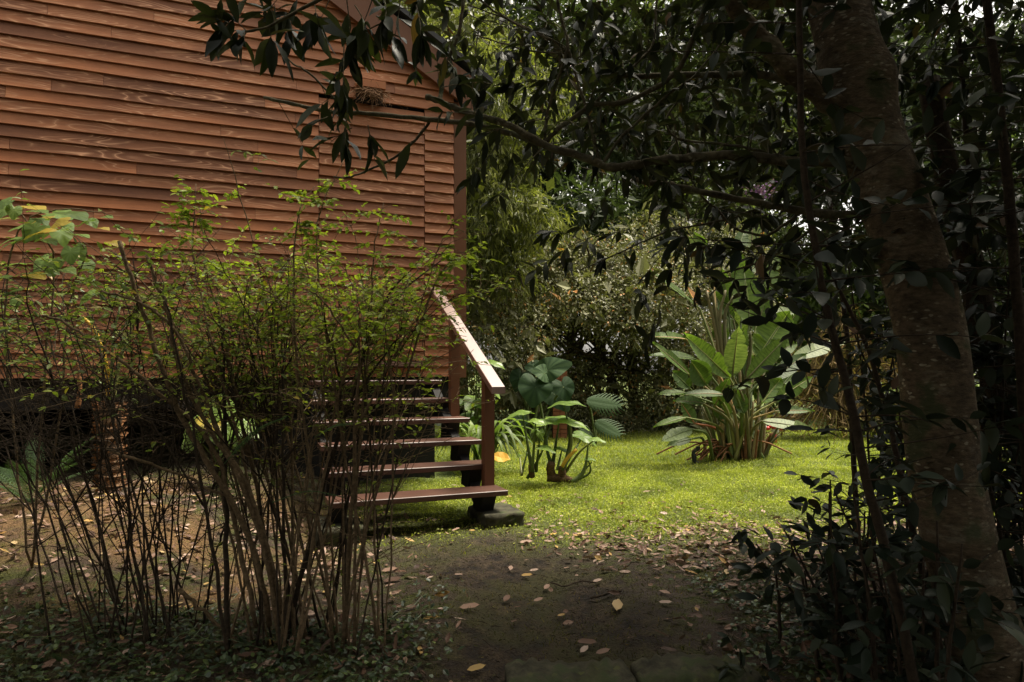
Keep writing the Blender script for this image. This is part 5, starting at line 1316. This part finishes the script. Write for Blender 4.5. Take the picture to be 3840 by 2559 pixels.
    for (x, y, s, a) in [(110, 775, 120, 0), (215, 800, 110, .2), (270, 800, 120, -.3), (400, 812, 45, 0), (130, 860, 100, 2), (230, 875, 90, 1.2), (290, 940, 80, 1), (60, 990, 90, 3), (160, 985, 90, 2), (40, 900, 80, 2.6), (250, 1010, 70, .3), (20, 820, 90, 3), (430, 910, 70, .4), (130, 1030, 80, .2), (60, 1130, 50, 1.5), (20, 760, 70, 2.2), (340, 830, 60, .8), (180, 900, 70, -.4), (90, 850, 90, 3.3), (0, 1040, 80, 3), (300, 880, 70, .1)] + [(rng.uniform(-60, 420), rng.uniform(780, 1120), rng.uniform(40, 85), rng.uniform(0, 6.28)) for _ in range(26)]:
        Yv = rng.uniform(2.7, 3.2); c = at(x, y, Yv); mb = MB(); heart_leaf(mb, c, np.array([math.cos(a), -.3, -abs(math.sin(a)) * .6 - .1]), unit(np.array([rng.normal(0, .3), -.35, 1])), s / F * Yv * .8, s / F * Yv * .72, rng, rng.random() if rng.random() < .9 else 1.0, .02); mb.build('leaf', M['vine_leaf'], T, smooth=True)
    # fern fronds caught in the shrubs
    def frond(mb, p0, p1, w, rng, up=(0, 0, 1.)):
        P = spline([p0, (p0 + p1) / 2 + np.array([0, 0, .12 * np.linalg.norm(p1 - p0)]), p1], 14); n = len(P); D = unit(np.gradient(P, axis=0)); S = unit(np.cross(D, np.array(up)))
        mb.tube(P, .0016, 4, .3)
        for sg in (-1, 1):
            t = np.linspace(0, 1, n); wl = w * np.sin(np.clip(t * .9 + .12, 0, 1) * np.pi) ** .7
            dd = unit(S * sg + D * .45 + [0, 0, -.15])
            for j in range(1, n):
                k = 9; u = np.linspace(.05, 1, k); q = P[j] + dd[j] * (u * wl[j])[:, None]
                for s2 in (-1, 1): mb.leaves(q, unit(D[j] * s2 + dd[j] * .7)[None].repeat(k, 0), np.array([[0, 0, 1.]]).repeat(k, 0), wl[j] * .22 * (1.1 - u), wl[j] * .07, DIAM, rng.random(k))
    for lab, p0, p1, w in [('feathery fern frond hanging in front of the dark gap under the cabin', at(1080, 1560, 2.5), at(840, 1740, 2.5), .06), ('dull green fern frond low among the shrub stems beside the steps', at(1330, 1590, 2.45), at(1180, 1640, 2.45), .05), ('bright thin fern frond lying level across the shrub stems', at(1290, 1865, 2.4), at(1020, 1885, 2.4), .020)]:
        mb = MB(); frond(mb, p0, p1, w, rng); o = mb.build('fern_frond', M['fern'], loc=tuple(p0)); tag(o, lab, 'fern', 'fern fronds among the shrub stems')
    # fern clump beneath the cabin edge on the left
    c = at(120, 1850, 4.2); c[2] = float(hgt(c[0], c[1])); T = thing('fern_clump', 'dark fern clump at the left edge beneath the cabin', 'fern', c)
    for k in range(12):
        a = rng.uniform(0, 6.28); mb = MB(); frond(mb, c, c + np.array([math.cos(a) * .4, math.sin(a) * .3, rng.uniform(.15, .45)]), .07, rng); mb.build('frond', M['fern'], T)
    # plants under / behind the cabin edge seen through the stems
    rng2 = np.random.default_rng(7); c = at(850, 1640, 4.9); c[2] = float(hgt(c[0], c[1])); T = thing('broad_leaf_plant', 'pale green leafy plant glimpsed in the gap under the cabin left of the steps', 'plant', c)
    for k in range(16):
        p = at(rng2.uniform(730, 940), rng2.uniform(1510, 1660), 4.85 + rng2.uniform(-.1, .1)); mb = MB(); heart_leaf(mb, p, np.array([rng2.normal(0, 1), -.3, -.5]), unit(np.array([0, -.7, 1])), .16, .13, rng2, rng2.random()); lf = mb.build('leaf', M['vine_leaf'], T, smooth=True)
        sk = MB(); stalk(sk, c + [rng2.uniform(-.1, .1), 0, 0], p, .006, .004, (0, 0, .03), .4); sk.build('leaf_stalk', M['stalk'], lf)
    # palm stump
    b = at(412, 1850, 4.55); b[2] = float(hgt(b[0], b[1])) - .02; T = thing('young_palm', 'stubby palm trunk ringed with old leaf bases, a yellow stalk rising from it', 'palm', b)
    mb = MB(); z1 = at(412, 1510, 4.55)[2] - b[2]; n = 40
    mb.tube([b + [.012 * math.sin(t * 3), 0, z1 * t] for t in np.linspace(0, 1, n)], [.062 + .012 * ((k * 7) % 4 == 0) + .008 * math.sin(k * 1.9) + .02 * (1 - k / n) * 0 for k in range(n)], 14); 
    mb.build('trunk', M['palm'], T, smooth=False)
    sc = MB(); 
    for k in range(150):
        t = rng.uniform(0.05, 1); a = rng.uniform(0, 6.28); p = b + [math.cos(a) * .062, math.sin(a) * .062, z1 * t]; d = np.array([math.cos(a) * .7 - math.sin(a), math.sin(a) * .7 + math.cos(a), .2]); sc.leaves(p[None], d[None], np.array([[math.cos(a), math.sin(a), .3]]), .06, .022, CURL, rng.random(1))
    sc.build('leaf_base', M['rust'], T)['kind'] = 'stuff'
    topP = b + [0, 0, z1]
    for tr, mt, r0, nm in [([(412, 1515), (405, 1420), (380, 1300), (350, 1230), (310, 1190)], 'yellow_stalk', .020, 'yellow_stalk'), ([(425, 1500), (440, 1400), (470, 1290), (520, 1180)], 'stalk', .014, 'green_stalk'), ([(415, 1500), (420, 1380), (425, 1270), (450, 1150)], 'stalk', .012, 'green_stalk'), ([(290, 1530), (300, 1470), (295, 1390), (285, 1340)], 'rust', .018, 'dead_frond'), ([(405, 1560), (375, 1600), (385, 1720), (370, 1800)], 'rust', .006, 'dead_frond')]:
        P = branch_pts(tr, 4.5, 4.5, rng, .001, 4); mb = MB(); mb.tube(P, np.linspace(r0, r0 * .5, len(P)), 7, rng.random()); mb.build(nm, M[mt], T, smooth=True)
build_shrubs()

# ------------------------------------------------------------------ ground cover
def build_cover():
    rng = np.random.default_rng(201)
    def put(n, xr, yr, keep, ypow=1.0):
        x = rng.uniform(*xr, n); y = yr[0] + (yr[1] - yr[0]) * rng.random(n) ** ypow
        k = keep(x, y) > rng.random(n); x, y = x[k], y[k]
        return np.stack([x, y, hgt(x, y)], -1)
    inside = lambda x, y: (((x - CC[0]) * NN[0] + (y - CC[1]) * NN[1]) > .3) & (((x - CC[0]) * U[0] + (y - CC[1]) * U[1]) < .1)
    # lawn blades
    def kl(x, y):
        l, d, t = zones(x, y); return np.where(inside(x, y), 0, l * np.clip(1.3 - .09 * (y - 5), .35, 1) * (x < y * .8 + .6))
    mb = MB()
    for (n, yr, h, wd) in [(150000, (4.0, 7.2), .034, .0040), (120000, (7.0, 12.8), .040, .0065)]:
        Q = put(n, (-1.6, 9.5 if yr[0] > 6 else 6.2), yr, kl); m = len(Q)
        h = h * rng.choice([.6, 1.0, 1.7], m, p=[.4, .45, .15]); D = unit(rng.normal(0, .55, (m, 3)) + [0, 0, 1.0]); N = unit(rng.normal(0, 1, (m, 3)) * [1, 1, .2])
        l = zones(Q[:, 0], Q[:, 1])[0]
        mb.leaves(Q, D, N, h * rng.uniform(.5, 1.5, m) * (.45 + .55 * l), wd * rng.uniform(.7, 1.4, m), BLADE, rng.random(m) * .96)
    # small clover-like leaves between the blades
    Q = put(36000, (-1.2, 6.0), (4.2, 8.0), kl); m = len(Q); Q[:, 2] += rng.uniform(.004, .03, m)
    mb.leaves(Q, rng.normal(0, 1, (m, 3)) * [1, 1, .25], rng.normal(0, .35, (m, 3)) + [0, 0, 1], .020, .014, DIAM, rng.random(m) * .9)
    o = mb.build('lawn_grass', M['grass']); tag(o, 'bright yellow green lawn of short grass and clover right of the steps', 'grass', kind='stuff')
    # moss and thin tufts
    def km(x, y):
        l, d, t = zones(x, y); return np.where(inside(x, y), .0, (1 - l) * (1 - .65 * d) * (.5 + .5 * np.sin(3 * x + 2 * np.sin(2.3 * y)) * np.sin(2.7 * y + x)))
    Q = put(70000, (-3.8, 4.2), (2.2, 5.6), km, .9); m = len(Q); mb = MB()
    mb.leaves(Q, rng.normal(0, .7, (m, 3)) + [0, 0, 1.0], rng.normal(0, 1, (m, 3)), .016 * rng.uniform(.5, 1.5, m), .0035, BLADE)
    o = mb.build('moss', M['moss']); tag(o, 'olive moss and thin tufts patching the bare ground between the shrubs and the path', 'moss', kind='stuff')
    # leaf litter
    def kf(x, y):
        l, d, t = zones(x, y)
        left = sstep(-.2, -.9, x) * .34 * (y < 5.0) * (y > 3.0); near = sstep(3.3, 2.6, y) * (1 - d) * .5
        band = np.exp(-((y - (4.5 - .08 * x)) / .55) ** 2) * sstep(-.2, .9, x); right = sstep(.8, 1.5, x) * (y < 4.6)
        return np.where(inside(x, y), .02, np.clip(left + near + band * 1.2 + right * .75, 0, 1) * (1 - .85 * d) * (1 - .75 * l) + .04 * l * (y < 6) + .012)
    Q = put(30000, (-3.8, 4.5), (2.0, 6.6), kf, .85); m = len(Q); mb = MB(); Q[:, 2] += rng.uniform(.004, .022, m)
    mb.leaves(Q, rng.normal(0, 1, (m, 3)) * [1, 1, .16], rng.normal(0, .5, (m, 3)) + [0, 0, 1], rng.uniform(.025, .08, m), rng.uniform(.010, .030, m), CURL, rng.random(m))
    o = mb.build('leaf_litter', M['litter']); tag(o, 'brown and pinkish fallen leaves scattered thickly over the shaded ground', 'leaf litter', kind='stuff')
    # ivy mats
    def ki(x, y):
        l, d, t = zones(x, y); w_ = .2 * np.sin(5 * x) + .15 * np.sin(7 * y + 2 * x)
        a = sstep(3.25, 2.75, y + w_) * sstep(-.25, -.55, x + w_ * .4) + sstep(3.75, 3.1, y + w_) * sstep(.75, 1.05, x + w_ * .5); return np.clip(a, 0, 1) * (1 - .97 * d)
    Q = put(26000, (-3.2, 3.6), (2.0, 3.9), ki); m = len(Q); Q[:, 2] += rng.uniform(.008, .055, m); mb = MB()
    mb.leaves(Q, rng.normal(0, 1, (m, 3)) * [1, 1, .3], rng.normal(0, .4, (m, 3)) + [0, 0, 1], rng.uniform(.016, .034, m), rng.uniform(.012, .022, m), OVAL, rng.random(m))
    for k in range(260):
        p = Q[rng.integers(m)]; a = rng.uniform(0, 6.28); q = [p + [math.cos(a) * t * .3, math.sin(a) * t * .3, .01 * math.sin(9 * t)] for t in np.linspace(0, 1, 6)]; mb.tube(q, .0014, 3, .9, cap=False)
    o = mb.build('ground_ivy', M['ivy']); tag(o, 'mats of small dark green creeping ivy at the bottom of the picture', 'ground cover', kind='stuff')
    # twigs and crumbs on the path
    def kp(x, y): l, d, t = zones(x, y); return d * .5 + .08
    Q = put(5200, (-1.2, 1.6), (2.3, 4.9), kp); mb = MB()
    for p in Q:
        a = rng.uniform(0, 6.28); ln = rng.choice([.01, .02, .05], p=[.6, .3, .1]); d = np.array([math.cos(a), math.sin(a), 0]) * ln; mb.tube([p + [0, 0, .003], p + d * .5 + [0, 0, .007], p + d + [0, 0, .003]], [.0014, .0018, .001], 3, rng.random(), cap=False)
    Q = put(15000, (-1.3, 1.8), (2.2, 5.0), kp); m = len(Q); Q[:, 2] += .003
    mb.leaves(Q, rng.normal(0, 1, (m, 3)) * [1, 1, .2], rng.normal(0, .4, (m, 3)) + [0, 0, 1], rng.uniform(.004, .014, m), rng.uniform(.003, .009, m), DIAM, rng.random(m))
    o = mb.build('path_debris', M['cane_dark']); tag(o, 'tiny twigs and crumbs of bark strewn over the muddy path', 'debris', kind='stuff')

    # single fallen leaves one can point to
    gy = lambda y: EYE * F / (y - 1385)
    FL = [(2315, 2270, 90, 1.35, 'large ochre leaf standing out on the middle of the path', .95, 0), (2200, 2400, 95, -.45, 'long brown grey leaf on the path, left of the pair near the slab', .3, 0), (2190, 2430, 55, .9, 'small olive tan leaf below the long grey one', .9, 0), (2260, 2440, 70, .35, 'reddish brown leaf just above the stone slab', .5, 1),
          (2050, 2185, 45, 1.1, 'pale pink brown leaf left of the long dark twig', .75, 0), (1975, 2145, 52, -.2, 'curled orange brown leaf on the upper path', .98, 0), (1915, 2125, 40, 1.5, 'small pinkish leaf highest on the left of the path', .8, 0), (2002, 2125, 42, .1, 'light tan leaf beside the curled orange one', .85, 0),
          (2105, 2285, 36, .2, 'small round rusty leaf alone on the mud', .98, 0), (2240, 2165, 45, .4, 'pale leaf at the right tip of the long dark twig', .85, 0), (2725, 2150, 45, 1.2, 'yellow tan leaf on the dark soil right of the path', .95, 0), (2660, 2118, 42, -.4, 'pinkish leaf left of the yellow tan one', .8, 0),
          (2495, 2260, 60, -.4, 'slender yellowish leaf lying right of the ochre leaf', .9, 0), (2018, 2235, 50, .5, 'folded brown leaf on the left half of the path', .6, 0), (1900, 2240, 55, 1.2, 'mauve brown leaf at the left edge of the path', .35, 1), (2187, 1997, 45, .8, 'cream coloured leaf in the thin grass above the path', .9, 0),
          (2076, 1998, 32, .6, 'bright yellow leaf in the thin grass near the stone block', .96, 2), (2012, 1985, 42, -.9, 'pale bent leaf right of the stone block', .85, 0), (1972, 2035, 60, -.1, 'long pale leaf lying flat just right of the steps', .8, 0), (1770, 1993, 38, -.9, 'orange leaf on the ground below the steps', .98, 1),
          (1760, 2285, 90, .05, 'large tan leaf at the moss edge left of the path', .7, 0), (1460, 2125, 70, .2, 'brown leaf on the moss right of the shrub stems', .6, 0), (1470, 2165, 80, .1, 'dark reddish leaf below it beside the shrub stems', .15, 1), (1785, 2510, 85, .3, 'orange brown leaf at the bottom left corner of the slab', .97, 1), (2880, 2330, 60, -.8, 'pale pink leaf in the ivy right of the path', .8, 0)]
    for x, y, px, a, lab, var, under in FL:
        Yv = gy(y); p = np.array([(x - 1920) / F * Yv, Yv, 0.]); p[2] = float(hgt(p[0], p[1])) + .006; L = px / F * Yv * .95
        if abs(math.sin(a)) > .6: L *= 1.15
        D = np.array([math.cos(a), math.sin(a) * 1.2, .03]); mb = MB(); D = unit(D); mb.leaves((p - D * L / 2 + [0, 0, .004])[None], D[None], np.array([[.05, -.25, 1.]]), L, L * .42, CURL, var)
        o = mb.build('fallen_leaf', M['yleaf'] if under == 2 else M['litter'], loc=tuple(p), smooth=True); tag(o, lab, 'fallen leaf', 'single fallen leaves on the path and grass')
    for tr, r_, lab in [([(2215, 2232), (2262, 2226), (2330, 2212)], .006, 'short thick dark stick lying across the path'), ([(2065, 2170), (2120, 2180), (2170, 2165), (2235, 2172)], .004, 'thin crooked twig above the stick on the path')]:
        P = []
        for x, y in tr:
            Yv = gy(y); P.append([(x - 1920) / F * Yv, Yv, float(hgt((x - 1920) / F * Yv, Yv)) + .012])
        mb = MB(); mb.tube(spline(P, 4, .002, rng), r_, 6); o = mb.build('stick', M['cane_dark'], loc=tuple(P[0])); tag(o, lab, 'stick', 'sticks on the path')
build_cover()
